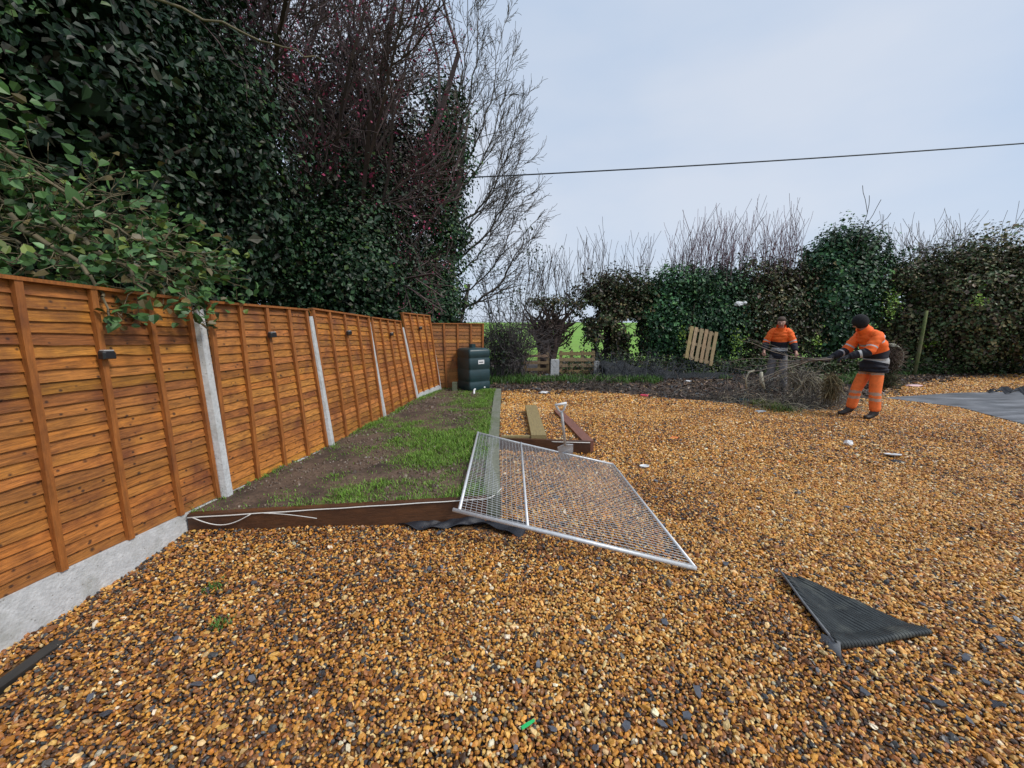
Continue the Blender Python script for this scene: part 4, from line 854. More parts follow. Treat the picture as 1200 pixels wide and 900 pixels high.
# ------------------------------------------------------------------ rubber mat
mA = G(914, 674, .025); mA2 = G(938, 676, .02); mB_ = G(1089, 741, .02); mC = G(977, 757, .02)
t = thing('rubber_mat', 'torn triangular piece of black ribbed rubber matting with a curled front edge', 'mat', (mA + mB_ + mC) / 3 * V(1, 1, 0))
NU, NV = 36, 36; vs = []
for i in range(NU + 1):
    u = i / NU
    L0_ = mA + (mC - mA) * u; R0_ = mA2 + (mB_ - mA2) * (u ** .9)
    for j in range(NV + 1):
        v = j / NV; p = L0_ + (R0_ - L0_) * v
        z = .022 + .008 * noise2(np.array([u * 6]), np.array([v * 6]), 1, 61)[0] + .03 * math.exp(-((v - .08) / .12) ** 2) * (1 - u) + .012 * math.sin(v * 5 + u * 3) * (1 - v) + .016 * math.sin(u * 7) * v * (1 - v)
        c_ = max(0, (u - .86) / .14); p = p + V(0, -.02, 0) * c_ * 0; z += .028 * math.sin(c_ * math.pi * .5) * (1 - .45 * v)
        vs.append((p[0], p[1], z))
    # (front edge curls down below)
rows_ = NU + 1
for k in range(1, 9):    # rolled lip
    a_ = math.pi * k / 8
    for j in range(NV + 1):
        v = j / NV; b_ = np.array(vs[NU * (NV + 1) + j]); rr_ = .026 * (1 - .45 * v); out = unit(V(.22, -1, 0)); vs.append(tuple(b_ + out * rr_ * math.sin(a_) + V(0, 0, -rr_ * (1 - math.cos(a_)))))
    rows_ += 1
idx = np.arange(rows_ * (NV + 1)).reshape(rows_, NV + 1); f = np.stack([idx[:-1, :-1], idx[1:, :-1], idx[1:, 1:], idx[:-1, 1:]], -1).reshape(-1, 4)
o = MB().add(vs, f).build('sheet', M['rubber'], t, smooth=True); md = o.modifiers.new('thick', 'SOLIDIFY'); md.thickness = .007
# smooth pale edge strip on the left side and folded corner
m1 = MB(); e_ = unit(mC - mA); si = V(-e_[1], e_[0], 0); si = si if si[0] > 0 else -si
m1.tube([mA + V(0, 0, .03), (mA + mC) / 2 + V(0, 0, .02), mC + V(0, 0, .026)], .0075, 6); m1.build('edge_strip', mat('grey_rubber', (.16, .17, .18), .6, nscale=20), t, smooth=True)
fl = G(963, 742, .03); f2 = G(986, 772, .012); f3 = G(959, 753, .008); f4 = G(984, 752, .06)
o = MB().add([fl, f3, f2, f4, (fl + f2) / 2 + V(0, 0, .01)], [(0, 1, 4), (1, 2, 4), (2, 3, 4), (3, 0, 4)]).build('folded_corner', bpy.data.materials['grey_rubber'], t, smooth=True); md = o.modifiers.new('thick', 'SOLIDIFY'); md.thickness = .005

# ------------------------------------------------------------------ membrane scrap by the board
vs = []; rows_ = 14; cols = 40
for i in range(rows_):
    for j in range(cols):
        s = j / (cols - 1); v = i / (rows_ - 1); top = G(472 + 150 * s, 609 + 3 * math.sin(s * 9) + 2 * s, 0); bot = G(462 + 150 * s, 615 + 15 * s ** 1.5 + 6 * math.sin(s * 7), 0); p = top * (1 - v) + bot * v
        p[2] = .03 + .02 * noise2(np.array([s * 9]), np.array([v * 3]), 1, 91)[0] + .018 * math.sin(v * 4 + s * 14) * (.4 + s * .6) * math.sin(math.pi * v) + .012 * math.sin(s * 31 + v * 5)
        vs.append(p)
idx = np.arange(rows_ * cols).reshape(rows_, cols); f = np.stack([idx[:-1, :-1], idx[1:, :-1], idx[1:, 1:], idx[:-1, 1:]], -1).reshape(-1, 4)
o = MB().add(vs, f).build('weed_membrane', M['membrane'], smooth=True); tag(o, 'crumpled black weed membrane sheet sticking out of the gravel below the gate', 'membrane'); md = o.modifiers.new('thick', 'SOLIDIFY'); md.thickness = .003
# old edging strip bottom left
e0_ = G(-40, 835, .004); e1_ = G(92, 738, -.008); d_ = unit(e1_ - e0_); s_ = V(d_[1], -d_[0], 0)
m1 = MB(); m1.beam(e0_, e1_, .075, .03); m1.beam(e0_ + s_ * .034 + V(0, 0, .012), e1_ + s_ * .034 + V(0, 0, .006), .009, .03)
tag(m1.build('edging_strip', mat('wet_timber', (.035, .032, .028), .5, nscale=15, namp=.4, stretch=(1, .3, 1))), 'dark wet edging strip half buried in gravel beside the gravel board, bottom left', 'edging')

# ------------------------------------------------------------------ pallets and posts at the back
def slat_thing(name, label, cat, a, b, c, d, nvert, vert_w, rails, posts=0, seed=0, th=.02, vertical=True, group=None, depth_rails=.06):
    """a,b bottom left/right; c,d top right/left; slats along one way, rails across behind"""
    a, b, c, d = map(np.array, (a, b, c, d)); r = np.random.default_rng(seed); t = thing(name, label, cat, (a + b) / 2, group)
    Q = lambda s, t_: (a * (1 - s) + b * s) * (1 - t_) + (d * (1 - s) + c * s) * t_
    n = unit(np.cross(b - a, d - a)); n = -n if n @ (V(0, 0, H) - a) < 0 else n
    for k in range(nvert):
        s = (k + .5) / nvert + r.uniform(-.01, .01); c_ = r.uniform(.75, 1.25) * np.array([1, r.uniform(.9, 1.05), r.uniform(.8, 1.1)])
        m1 = MB()
        if vertical: m1.beam(Q(s, r.uniform(-.01, .01)), Q(s + r.uniform(-.01, .01), 1 + r.uniform(-.02, .02)), vert_w, th, up=n, col=c_)
        else: m1.beam(Q(0, s), Q(1, s + r.uniform(-.01, .01)), vert_w, th, up=n, col=c_)
        m1.build('slat', M['pallet'], t)
    for s in rails:
        m1 = MB(); o_ = -n * (th / 2 + depth_rails / 2)
        if vertical: m1.beam(Q(0, s) + o_, Q(1, s) + o_, .09, depth_rails, up=n, col=(.8, .8, .8))
        else: m1.beam(Q(s, -.02) + o_, Q(s, 1.0) + o_, .09, depth_rails, up=n, col=(.8, .8, .8))
        m1.build('rail', M['pallet'], t)
    return t
PYY = 13.2
slat_thing('wooden_pallet', 'weathered pallet leaning tilted against the hedge', 'pallet', D(801, 419, PYY), D(835, 429, PYY), D(842, 390, PYY + .25), D(808, 382, PYY + .25), 6, .11, (.08, .5, .93), seed=4)
slat_thing('pallet_gate', 'pallet used as a low gate between two pale concrete stubs', 'pallet', D(655, 446, 13.3) + V(0, 0, 0), D(697, 446, 13.3), D(697, 411, 13.35), D(655, 411, 13.35), 5, .11, (.06, .36, .66, .97), seed=5, vertical=False)
slat_thing('rail_fence', 'low weathered brown rail fence between the twiggy bush and the pollard tree', 'fence', D(597, 437, 13.6), D(643, 437, 13.6), D(643, 413, 13.6), D(597, 413, 13.6), 3, .09, (.08, .4, .75, .98), seed=6, vertical=False)
for (px, w, y0, y1, lab) in ((650, 10, 421, 442, 'wide pale concrete stub left of the pallet gate'), (698.5, 6, 423, 444, 'narrow pale concrete stub right of the pallet gate')):
    p0 = D(px, y1 + 2, 13.1); p1 = D(px, y0, 13.1); ww = w / 480 * 13; rings = []
    for z, k in ((p0[2] - .03, 1), (p1[2] - .02, .97), (p1[2], .85)): rings.append(np.array([(p0[0] + sx * ww / 2 * k, 13.1 + sy * .06 * k, z) for sx, sy in ((-1, -1), (1, -1), (1, 1), (-1, 1))]))
    tag(MB().loft(rings).build('concrete_stub', M['concrete']), lab, 'concrete stub', 'concrete stubs by the pallet gate')
a_ = D(1077, 412, 13.0); b_ = D(1086, 364, 13.0)
tag(MB().tube([a_ * V(1, 1, 0) + V(-.05, 0, 0), a_, (a_ + b_) / 2, b_], [.05, .05, .047, .042], 10).build('wooden_stake', M['moss'], smooth=True), 'leaning mossy green wooden stake in front of the hedge', 'stake')
a_ = G(1195, 438); tag(MB().tube([a_ - V(0, 0, .1), V(a_[0] + .06, a_[1], 1.25)], .03, 10).build('metal_pole', M['steel'], smooth=True), 'thin grey metal pole at the right edge before the hedge', 'pole')
# dark netting heap by the gate
vs = []; rows_ = 22; cols = 60
for i in range(rows_):
    for j in range(cols):
        s = j / (cols - 1); v = i / (rows_ - 1); x = D(706 + 150 * s, 440, 12.6)[0]; y = 12.2 + 1.3 * v; hgt = .33 * math.exp(-((s - .05) / .3) ** 2) * math.sin(math.pi * min(1, v * .5 + .02)) + .10 * math.sin(math.pi * v)
        hgt *= 1 + .35 * noise2(np.array([s * 14]), np.array([v * 6]), 1, 95)[0] + .15 * R.uniform(-1, 1); vs.append((x + .05 * noise2(np.array([v * 7]), np.array([s * 9]), 1, 96)[0], y, .0 + max(0, hgt) + .012))
idx = np.arange(rows_ * cols).reshape(rows_, cols); f = np.stack([idx[:-1, :-1], idx[:-1, 1:], idx[1:, 1:], idx[1:, :-1]], -1).reshape(-1, 4)
tn = MB().add(vs, f).build('netting_heap', M['net'], smooth=True); tag(tn, 'crumpled dark blue grey netting heaped right of the pallet gate', 'netting'); tn.modifiers.new('thick', 'SOLIDIFY').thickness = .01
S = Segs(); random.seed(19)
for k in range(170):
    s = random.random() ** 1.6; x = D(702 + 200 * s, 440, 12.6)[0]; grow(S, (x, random.uniform(11.9, 13.1), .02), (random.gauss(0, .6), random.gauss(0, .5), .6), random.uniform(.4, 1.1) * (1.05 - .6 * s), .008, 1, -.06, .22, 3, .5, .8, .004)
tag(S.mb((.05, .055, .065)).build('bramble_tangle', M['twig']), 'grey bramble stems tangled over the dark netting by the hedge foot', 'brambles', kind='stuff')

# ------------------------------------------------------------------ overhead cable
e = []; pl = D(560, 207.5, 13.0); pr = D(1200, 168, 13.0)
for i in range(41):
    s = -.55 + 2.1 * i / 40; p = pl + (pr - pl) * s; p[2] += .22 * (s * (s - 1)) ; e.append(p)
tag(MB().tube(e, .019, 6).build('overhead_cable', M['cable'], smooth=True), 'single dark cable running across the sky to the trees', 'cable')

# ------------------------------------------------------------------ people
def skinmesh(name, joints, edges, mats, parent, matfn=None, sub=2):
    """joints: list of (x,y,z,r) or (x,y,z,rx,ry)"""
    me = bpy.data.meshes.new('tmp'); me.from_pydata([j[:3] for j in joints], edges, []); ob = bpy.data.objects.new('tmp', me); COL.objects.link(ob)
    md = ob.modifiers.new('s', 'SKIN'); md.use_smooth_shade = True; md.branch_smoothing = .3
    for i, j in enumerate(joints):
        sv = me.skin_vertices[0].data[i]; sv.radius = (j[3], j[4] if len(j) > 4 else j[3]); sv.use_root = (i == 0)
    m2 = ob.modifiers.new('d', 'SUBSURF'); m2.levels = sub; m2.render_levels = sub
    bpy.context.view_layer.update(); dg = bpy.context.evaluated_depsgraph_get(); out = bpy.data.meshes.new_from_object(ob.evaluated_get(dg)); bpy.data.objects.remove(ob)
    out.name = name; out.materials.clear()
    for m_ in (mats if isinstance(mats, list) else [mats]): out.materials.append(m_)
    for p in out.polygons: p.use_smooth = True; p.material_index = matfn(p.center) if matfn else 0
    o = bpy.data.objects.new(name, out); COL.objects.link(o); o.parent = parent
    return o
def lerp(a, b, t_): return tuple(np.array(a) * (1 - t_) + np.array(b) * t_)
def hand_chain(J, E, wrist_i, w, d, up, sidev, sc=1., curl=.5, r=.009):
    """palm + four fingers + thumb continuing from joint wrist_i"""
    w = np.array(w); d = unit(d); up = unit(up); sidev = unit(sidev); palm = w + d * .07 * sc
    J.append((*palm, .028 * sc, .034 * sc)); pi_ = len(J) - 1; E.append((wrist_i, pi_))
    for k, (off, ln) in enumerate(((-.03, .07), (-.01, .082), (.011, .076), (.03, .06))):
        b_ = palm + sidev * off * sc + d * .03 * sc; m_ = b_ + (d * math.cos(curl * .7) - up * math.sin(curl * .7)) * ln * .5 * sc; e_ = m_ + (d * math.cos(curl * 1.8) - up * math.sin(curl * 1.8)) * ln * .5 * sc
        i0 = len(J); J += [(*b_, r * 1.1), (*m_, r), (*e_, r * .85)]; E += [(pi_, i0), (i0, i0 + 1), (i0 + 1, i0 + 2)]
    b_ = w + d * .035 * sc - sidev * .035 * sc; m_ = b_ + (d * .6 - sidev * .7 - up * .3) * .04 * sc; e_ = m_ + (d * .9 - sidev * .1 - up * .5) * .03 * sc
    i0 = len(J); J += [(*b_, r * 1.3), (*m_, r * 1.1), (*e_, r * .9)]; E += [(wrist_i, i0), (i0, i0 + 1), (i0 + 1, i0 + 2)]

def build_person(label, loc, rotz, K, jacket_bands, trouser_m, trouser_bands, hat, gloves, extra=None, boots=M['boot']):
    """local frame: +x forward, +y left, z up. K holds the joints."""
    t = thing('person', label, 'person', loc); t.rotation_euler = (0, 0, rotz)
    g = lambda k: np.array(K[k], float)
    J = [(*g('pelvis'), .12, .10)]; E = []
    def ch(prev, pts):
        for p in pts: J.append(tuple(p)); E.append((prev, len(J) - 1)); prev = len(J) - 1
        return prev
    sp = ch(0, [(*g('waist'), .12, .10), (*g('chest'), .14, .11), (*g('neckb'), .075), (*g('neck'), .055)])
    hd = ch(sp, [(*lerp(g('neck'), g('head'), .55), .068, .06), (*g('head'), .088, .078), (*(g('head') + g('hup') * .07), .078, .072)])
    # nose and chin
    ch(hd - 1, [(*(g('head') + g('hfw') * .09 - g('hup') * .012), .016), (*(g('head') + g('hfw') * .112 - g('hup') * .03), .011)])
    ch(hd - 1, [(*(g('head') + g('hfw') * .06 - g('hup') * .085), .035)])
    hs = np.cross(g('hup'), g('hfw'))
    for s in (-1, 1): ch(hd - 1, [(*(g('head') + hs * s * .082 - g('hup') * .01), .018, .012)])
    for S_ in ('l', 'r'):
        s = ch(2, [(*g('sh' + S_), .06), (*lerp(g('sh' + S_), g('el' + S_), .5), .05), (*g('el' + S_), .042), (*lerp(g('el' + S_), g('wr' + S_), .4), .042), (*g('wr' + S_), .028)])
        dv = g('wr' + S_) - g('el' + S_); hand_chain(J, E, s, g('wr' + S_), dv * V(1, 1, 1), K.get('hup_' + S_, (0, 0, 1)), np.cross(unit(dv), K.get('hup_' + S_, V(0, 0, 1))) * (1 if S_ == 'l' else -1), 1.0, K.get('curl', .8))
        ch(0, [(*g('hp' + S_), .095), (*lerp(g('hp' + S_), g('kn' + S_), .5), .08), (*g('kn' + S_), .058), (*lerp(g('kn' + S_), g('an' + S_), .35), .055), (*g('an' + S_), .038), (*(g('an' + S_) + g('ft' + S_) * .06 - V(0, 0, .045)), .04), (*(g('an' + S_) + g('ft' + S_) * .17 - V(0, 0, .06)), .03)])
    skinmesh('body', J, E, M['skin'], t)
    for s in (-1, 1):
        e_ = g('head') + g('hfw') * .079 + hs * s * .032 + g('hup') * .012
        v, f = I2; MB().add(v * .011 + e_ + 0, f).build('eye', M['eye'], t, smooth=True).parent = t
    for o in t.children:
        if o.name.startswith('eye'): o.matrix_parent_inverse = Matrix.Identity(4)
    def part(mb, name, m_):
        o = mb.build(name, m_, t, smooth=True); o.matrix_parent_inverse = Matrix.Identity(4); return o
    part(MB().tube([g('head') + g('hfw') * .084 - g('hup') * .055 + hs * q for q in (-.024, 0, .024)], [.004, .007, .004], 6), 'mouth', M['lip'])
    # jacket: torso and two sleeves as lofts, bands follow the rings
    def spl(P, m_):
        P = np.array(P, float); tt = np.linspace(0, len(P) - 1, m_); i0 = np.clip(tt.astype(int), 0, len(P) - 2); f_ = (tt - i0)[:, None]
        P_ = np.vstack([2 * P[:1] - P[1:2], P, 2 * P[-1:] - P[-2:-1]]); a, b_, c, d = P_[i0], P_[i0 + 1], P_[i0 + 2], P_[i0 + 3]
        return .5 * (2 * b_ + (c - a) * f_ + (2 * a - 5 * b_ + 4 * c - d) * f_ ** 2 + (3 * b_ - a - 3 * c + d) * f_ ** 3)
    def bandloft(mbx, cs, ax1, rr1, rr2, mats_, seed):
        rg = np.random.default_rng(seed); n = 22; m_ = len(cs); tg = unit(np.gradient(cs, axis=0)); rings = []
        for i in range(m_):
            a = unit(ax1 - tg[i] * (ax1 @ tg[i])); b_ = np.cross(tg[i], a); an = np.arange(n) * 2 * math.pi / n
            wr = 1 + .045 * np.sin(an * 3 + i * .9 + seed) + .05 * np.sin(an * 2 - i * 1.7) + .03 * math.sin(i * 1.9 + seed) + rg.normal(0, .012, n)
            rings.append(cs[i] + (np.cos(an) * wr)[:, None] * a * rr1[i] + (np.sin(an) * wr)[:, None] * b_ * rr2[i])
        v = np.vstack(rings); f = []; mi = []
        for i in range(m_ - 1):
            for j in range(n): f.append((i * n + j, i * n + (j + 1) % n, (i + 1) * n + (j + 1) % n, (i + 1) * n + j)); mi.append(mats_[i])
        f.append(tuple(range(n))[::-1]); mi.append(mats_[0]); f.append(tuple(range((m_ - 1) * n, m_ * n))); mi.append(mats_[-1])
        mbx.add(v, f, mat=np.array(mi))
    mj = MB(); pel, nb = g('pelvis'), g('neckb'); ctl = np.array([[*(pel - V(0, 0, .10)), .228, .185], [*pel, .215, .18], [*g('waist'), .20, .158], [*g('chest'), .222, .165], [*lerp(g('chest'), nb, .6), .205, .145], [*nb, .12, .105]])
    ctl[:, 3:] *= K.get('slim', 1.); q = spl(ctl, 34); cs = q[:, :3]; axis = unit(nb - pel); Lz = np.linalg.norm(nb - pel)
    def pick(val, bands_):
        for lo, hi, m_ in bands_:
            if lo <= val < hi: return m_
        return 0
    bandloft(mj, cs, V(0, 1, 0), q[:, 3], q[:, 4], [pick(((cs[i] + cs[i + 1]) / 2 - pel) @ axis / Lz, jacket_bands['torso']) for i in range(33)], 3)
    for S_ in ('l', 'r'):
        a_, e_, w_ = g('sh' + S_), g('el' + S_), g('wr' + S_); st0 = lerp(a_, nb, .45)
        ctl = np.array([[*st0, .078], [*(a_ - V(0, 0, .015)), .088], [*lerp(a_, e_, .5), .084], [*e_, .078], [*lerp(e_, w_, .5), .07], [*lerp(e_, w_, .95), .055]]); q = spl(ctl, 36)
        prm = np.linspace(-1, 4, 36); prm = np.where(prm < 0, prm * .3, prm / 2)
        bandloft(mj, q[:, :3], V(0, .3, 1), q[:, 3], q[:, 3], [pick((prm[i] + prm[i + 1]) / 2, jacket_bands['arm']) for i in range(35)], 5)
    part(mj, 'jacket', [M['hivis'], M['navy'], M['reflect']])
    # collar
    part(MB().tube([lerp(g('neckb'), g('neck'), .05), lerp(g('neckb'), g('neck'), .8), lerp(g('neckb'), g('neck'), 1.3)], [.115, .1, .1], 14, cap=False), 'collar', K.get('collar', M['hivis']))
    # trousers
    J = [(*g('pelvis') - V(0, 0, .0), .11, .11)]; E = []
    for S_ in ('l', 'r'): ch(0, [(*g('hp' + S_), .108), (*lerp(g('hp' + S_), g('kn' + S_), .5), .104), (*g('kn' + S_), .09), (*lerp(g('kn' + S_), g('an' + S_), .5), .088), (*lerp(g('kn' + S_), g('an' + S_), .93), .084)])
    def tf(c):
        for lo, hi in trouser_bands:
            if lo <= c[2] < hi: return 1
        return 0
    skinmesh('trousers', J, E, [trouser_m, M['reflect_dirty']], t, tf, 3)
    for S_ in ('l', 'r'):
        an = g('an' + S_); ft = g('ft' + S_); lt = V(-ft[1], ft[0], 0)
        J = [(*(an + V(0, 0, .1)), .062), (*(an + V(0, 0, .02)), .06), (*(an - V(0, 0, .045) - ft * .03), .052), (*(an + ft * .1 - V(0, 0, .045)), .052, .042), (*(an + ft * .19 - V(0, 0, .055)), .046, .034)]
        skinmesh('boot', J, [(0, 1), (1, 2), (1, 3), (3, 4)], boots, t)
    hc, hu, hf = g('head'), g('hup'), g('hfw')
    v, f = subdiv(*I2)
    if hat:
        w = v.copy(); z_ = w[:, 2]; rad = np.where(z_ < -.15, 1.02, 1.0); fr = hc + hu * .035 - hf * .01
        vv = fr + (w[:, :1] * hf * .12 + w[:, 1:2] * hs * .112 + np.maximum(z_, np.where(w[:, 0] > .55, -.35, -.95))[:, None] * hu * .125); part(MB().add(vv, f), 'beanie', M['knit'])
    else:
        keep = v.copy(); fr = hc + hu * .034 - hf * .022; up_ = np.where((v[:, 0] > .35) & (v[:, 2] < .42), .80, 1.0)[:, None]
        vv = fr + (v[:, :1] * hf * .108 + v[:, 1:2] * hs * .096 + np.maximum(v[:, 2:3], -.5) * hu * .108) * up_ * (1 + .04 * R.normal(0, 1, (len(v), 1))); part(MB().add(vv, f), 'hair', M['hair'])
    if gloves:
        for S_ in ('l', 'r'):
            wv = g('wr' + S_); dv = unit(wv - g('el' + S_)); J = [(*(wv - dv * .05), .045), (*wv, .04)]; E = [(0, 1)]
            hand_chain(J, E, 1, wv, dv, K.get('hup_' + S_, (0, 0, 1)), np.cross(dv, K.get('hup_' + S_, V(0, 0, 1))) * (1 if S_ == 'l' else -1), 1.12, K.get('curl', .8), .0125)
            skinmesh('glove', J, E, gloves, t)
    return t
# worker bending, facing left
w2 = G(1003, 489)
K2 = dict(pelvis=(-.17, 0, .93), waist=(-.19, 0, 1.08), chest=(-.10, 0, 1.33), neckb=(.03, 0, 1.52), neck=(.09, 0, 1.58), head=(.15, .01, 1.665), hup=unit(V(.35, -.1, .94)), hfw=unit(V(.72, -.6, -.33)),
          shl=(-.02, .2, 1.45), ell=(.14, .25, 1.19), wrl=(.39, .17, 1.10), shr=(-.02, -.2, 1.45), elr=(.18, -.22, 1.17), wrr=(.46, -.1, 1.08),
          hpl=(-.16, .1, .88), knl=(-.13, .15, .5), anl=(-.16, .17, .1), ftl=unit(V(1, .15, 0)), hpr=(-.15, -.1, .88), knr=(.0, -.1, .5), anr=(.04, -.13, .1), ftr=unit(V(1, -.15, 0)), curl=1.0)
bands2 = dict(torso=[(-9, .40, 1), (.40, .47, 0), (.62, .71, 2)], arm=[(.62, .72, 2), (1.0, 1.35, 1), (1.35, 1.5, 2), (1.5, 9, 1)])
bands2['torso'] = [(-9, .10, 1), (.10, .21, 2), (.21, .42, 1), (.66, .75, 2)]
p2 = build_person('person bending forward in orange hi-vis jacket and trousers and black beanie, holding dry brush', (w2[0] + .02, w2[1], 0), math.radians(180 - 4), K2, bands2, M['hivis_trouser'], [(.33, .38), (.43, .48), (.78, .83)], True, M['glove'])
# worker standing, facing the camera
w1 = G(908, 459.5); zt1 = D(908, 372, w1[1])[2]; print('p1', w1, zt1)
K1 = dict(pelvis=(-.02, 0, .93), waist=(-.02, 0, 1.10), chest=(.02, 0, 1.34), neckb=(.06, 0, 1.53), neck=(.09, 0, 1.585), head=(.13, 0, 1.68), hup=unit(V(.2, 0, .98)), hfw=unit(V(.98, 0, -.2)),
          shl=(.03, .16, 1.46), ell=(.04, .27, 1.21), wrl=(.2, .33, 1.02), shr=(.03, -.16, 1.46), elr=(.04, -.27, 1.21), wrr=(.22, -.29, 1.02),
          hpl=(0, .1, .88), knl=(.08, .13, .5), anl=(.02, .16, .1), ftl=unit(V(1, .2, 0)), hpr=(0, -.1, .88), knr=(.03, -.13, .5), anr=(-.05, -.15, .1), ftr=unit(V(1, -.2, 0)), curl=.9, slim=.84, hup_l=V(.5, .6, .5), hup_r=V(.5, -.6, .5))
bands1 = dict(torso=[(-9, .14, 1), (.14, .25, 2), (.25, .50, 1), (.50, .55, 2)], arm=[(.75, .9, 2), (1.2, 9, 1)])
sc1 = zt1 / 1.80
p1 = build_person('person standing behind the brush facing the camera, orange and black jacket, grey trousers, bare head', (w1[0], w1[1], 0), math.radians(-90 - 33), K1, bands1, M['greytrouser'], [], False, None)
p1.scale = (sc1,) * 3

# ------------------------------------------------------------------ brush and straw
def strands(mb_, c, rad, n, L_, col, up=0.0, droop=.3, r=.0035, dirb=None, seed=1, drift=.5):
    rg = np.random.default_rng(seed); P0 = []; P1 = []; C_ = []
    for _ in range(n):
        o = rg.normal(0, 1, 3); o = o / np.linalg.norm(o) * rg.random() ** .33; p = np.array(c) + o * np.array(rad); d = rg.normal(0, 1, 3) + (np.array(dirb) * 1.5 if dirb is not None else 0); d[2] += up; d = d / np.linalg.norm(d); l = L_ * rg.uniform(.5, 1.3); tone = np.array(col[rg.integers(len(col))]) * rg.uniform(.6, 1.3)
        for k in range(5):
            q = p + d * l / 5; q[2] = max(q[2], .008)
            P0.append(p); P1.append(q); C_.append(tone); p = q; d = d + V(0, 0, -droop / 3) + rg.normal(0, .12, 3); d = d / np.linalg.norm(d)
    mb_.segs(P0, P1, np.full(len(P0), r), np.full(len(P0), r * .8), col=np.array(C_))
STR = [(.33, .29, .2), (.24, .21, .16), (.15, .13, .11), (.42, .38, .28)]; DRK = [(.07, .06, .05), (.12, .10, .08), (.18, .15, .12), (.05, .045, .045)]
YB = w2[1] + 1.2
bc = D(948, 442, YB); t = thing('brush_bundle', 'shaggy bundle of dry straw and roots held up in front of the bending worker', 'brush', (bc[0], YB, 0))
mb = MB(); strands(mb, D(944, 444, YB), (.30, .25, .13), 430, .28, STR, 0, .5, .0045, (0, -.1, -.6), 3); strands(mb, D(938, 438, YB), (.42, .25, .08), 160, .34, STR + DRK, .0, .4, .004, (0, 0, 0), 4)
mb.build('straw', M['straw'], t)
mb = MB(); strands(mb, D(975, 450, YB - .5), (.11, .12, .26), 420, .24, [(.16, .13, .06), (.26, .21, .11), (.1, .08, .04)], 0, .6, .0045, (0, 0, -.9), 5); mb.build('root_clump', M['straw'], t)
mb = MB(); h_ = D(962, 421, w2[1] + .1)
for k in range(13):
    rg = np.random.default_rng(900 + k); p = h_ + rg.normal(0, .06, 3) * V(1, 1, .5) + V(.1, 0, 0); pts = [p]
    d = unit(V(-1, rg.uniform(-.1, .7), rg.uniform(-.25, .12)))
    for i in range(7): p = p + d * rg.uniform(.14, .3); d = unit(d + rg.normal(0, .16, 3) + V(0, 0, -.03)); pts.append(p)
    mb.tube(pts, np.linspace(.008, .003, 8), 4, col=np.array(DRK[k % 4]) * 1.3)
mb.build('branches', M['straw'], t)
c_ = D(896, 440, YB + .3); t = thing('twig_heap', 'grey tangled twigs with pale curved stems in front of the standing worker', 'brush', (c_[0], YB + .3, 0))
mb = MB(); strands(mb, D(893, 450, YB + .4), (.40, .3, .10), 180, .30, DRK + [(.2, .2, .17)], .2, .25, .005, None, 6); mb.build('twigs', M['straw'], t)
mb = MB(); mb.tube([D(875, 455, YB), D(874, 443, YB), D(878, 436, YB), D(884, 434, YB)], .018, 6); mb.tube([D(892, 436, YB), D(892, 446, YB), D(896, 456, YB)], [.03, .045, .02], 7)
mb.build('pale_stems', mat('pale_stem', (.42, .40, .31), .8, nscale=20), t, smooth=True)
mb = MB(); rg = np.random.default_rng(12)
for k in range(16):
    p = V(rg.uniform(D(850, 470, 9)[0], D(985, 470, 9)[0]), 0, .02); p[1] = np.interp(p[0], [q[0] for q in GE], [q[1] for q in GE]) + rg.uniform(-.2, .9); strands(mb, p, (.5, .3, .02), 90, .4, DRK + STR, 0, .8, .004, None, 60 + k)
tag(mb.build('plant_debris', M['straw']), 'flattened grey brown twigs and straw strewn on the ground under the workers', 'debris', kind='stuff')
# extra twig litter in front of hedge on the left of the workers
mb = MB(); 
for k in range(12):
    p = V(rg.uniform(1.5, 7), 0, .02); p[1] = np.interp(p[0], [q[0] for q in GE], [q[1] for q in GE]) + rg.uniform(.1, .8); strands(mb, p, (.6, .3, .02), 60, .6, DRK, 0, .8, .005, None, 90 + k)
tag(mb.build('twig_litter', M['straw']), 'dark twigs scattered along the far gravel edge', 'debris', kind='stuff')
# root ball behind bending worker
rb = D(1042, 419, 10.5); t = thing('root_ball', 'round brown root ball ringed by pale stems behind the bending worker', 'root ball', (rb[0], 10.5, 0))
mb = MB(); strands(mb, rb, (.2, .2, .28), 900, .22, [(.07, .04, .03), (.1, .06, .04), (.16, .12, .08)], 0, .2, .006, None, 15); strands(mb, rb * V(1, 1, 0) + V(0, 0, .25), (.2, .2, .28), 500, .3, [(.07, .05, .03), (.1, .09, .04), (.05, .08, .03)], .2, .2, .006, None, 17); mb.build('roots', M['straw'], t)
mb = MB()
for k in range(5): mb.tube([rb + V((.26 + .02 * k) * math.cos(a), -.12 + .03 * k, (.30 + .015 * k) * math.sin(a)) for a in np.linspace(-1.3, 1.9, 12)], .008, 5)
mb.build('stems', bpy.data.materials['pale_stem'], t, smooth=True)

# ------------------------------------------------------------------ small litter
def disc(p, r, h=.008, tilt=(0, 0), n=18):
    an = np.arange(n) * 2 * math.pi / n; rings = []
    for (k, z) in ((.94, 0), (1, h * .3), (1, h), (.9, h * 1.15), (.86, h * .75), (.1, h * .7)):
        q = np.stack([r * k * np.cos(an), r * k * np.sin(an), np.full(n, z)], -1); q[:, 2] += q[:, 0] * tilt[0] + q[:, 1] * tilt[1]; rings.append(q + np.array(p))
    return MB().loft(rings)
tag(disc(G(755, 546.5, .02), .055, .012, (.05, -.1)).build('white_lid', M['white'], smooth=True), 'small round white plastic dish lying right of the gate on the gravel', 'lid')  # round white plastic lid with a raised rim
tag(disc(G(1046, 533, .025), .085, .014, (.0, -.2)).build('white_lid', M['white'], smooth=True), 'larger white oval dish with black bits behind it, right part of the gravel', 'lid')  # larger plastic lid, tilted
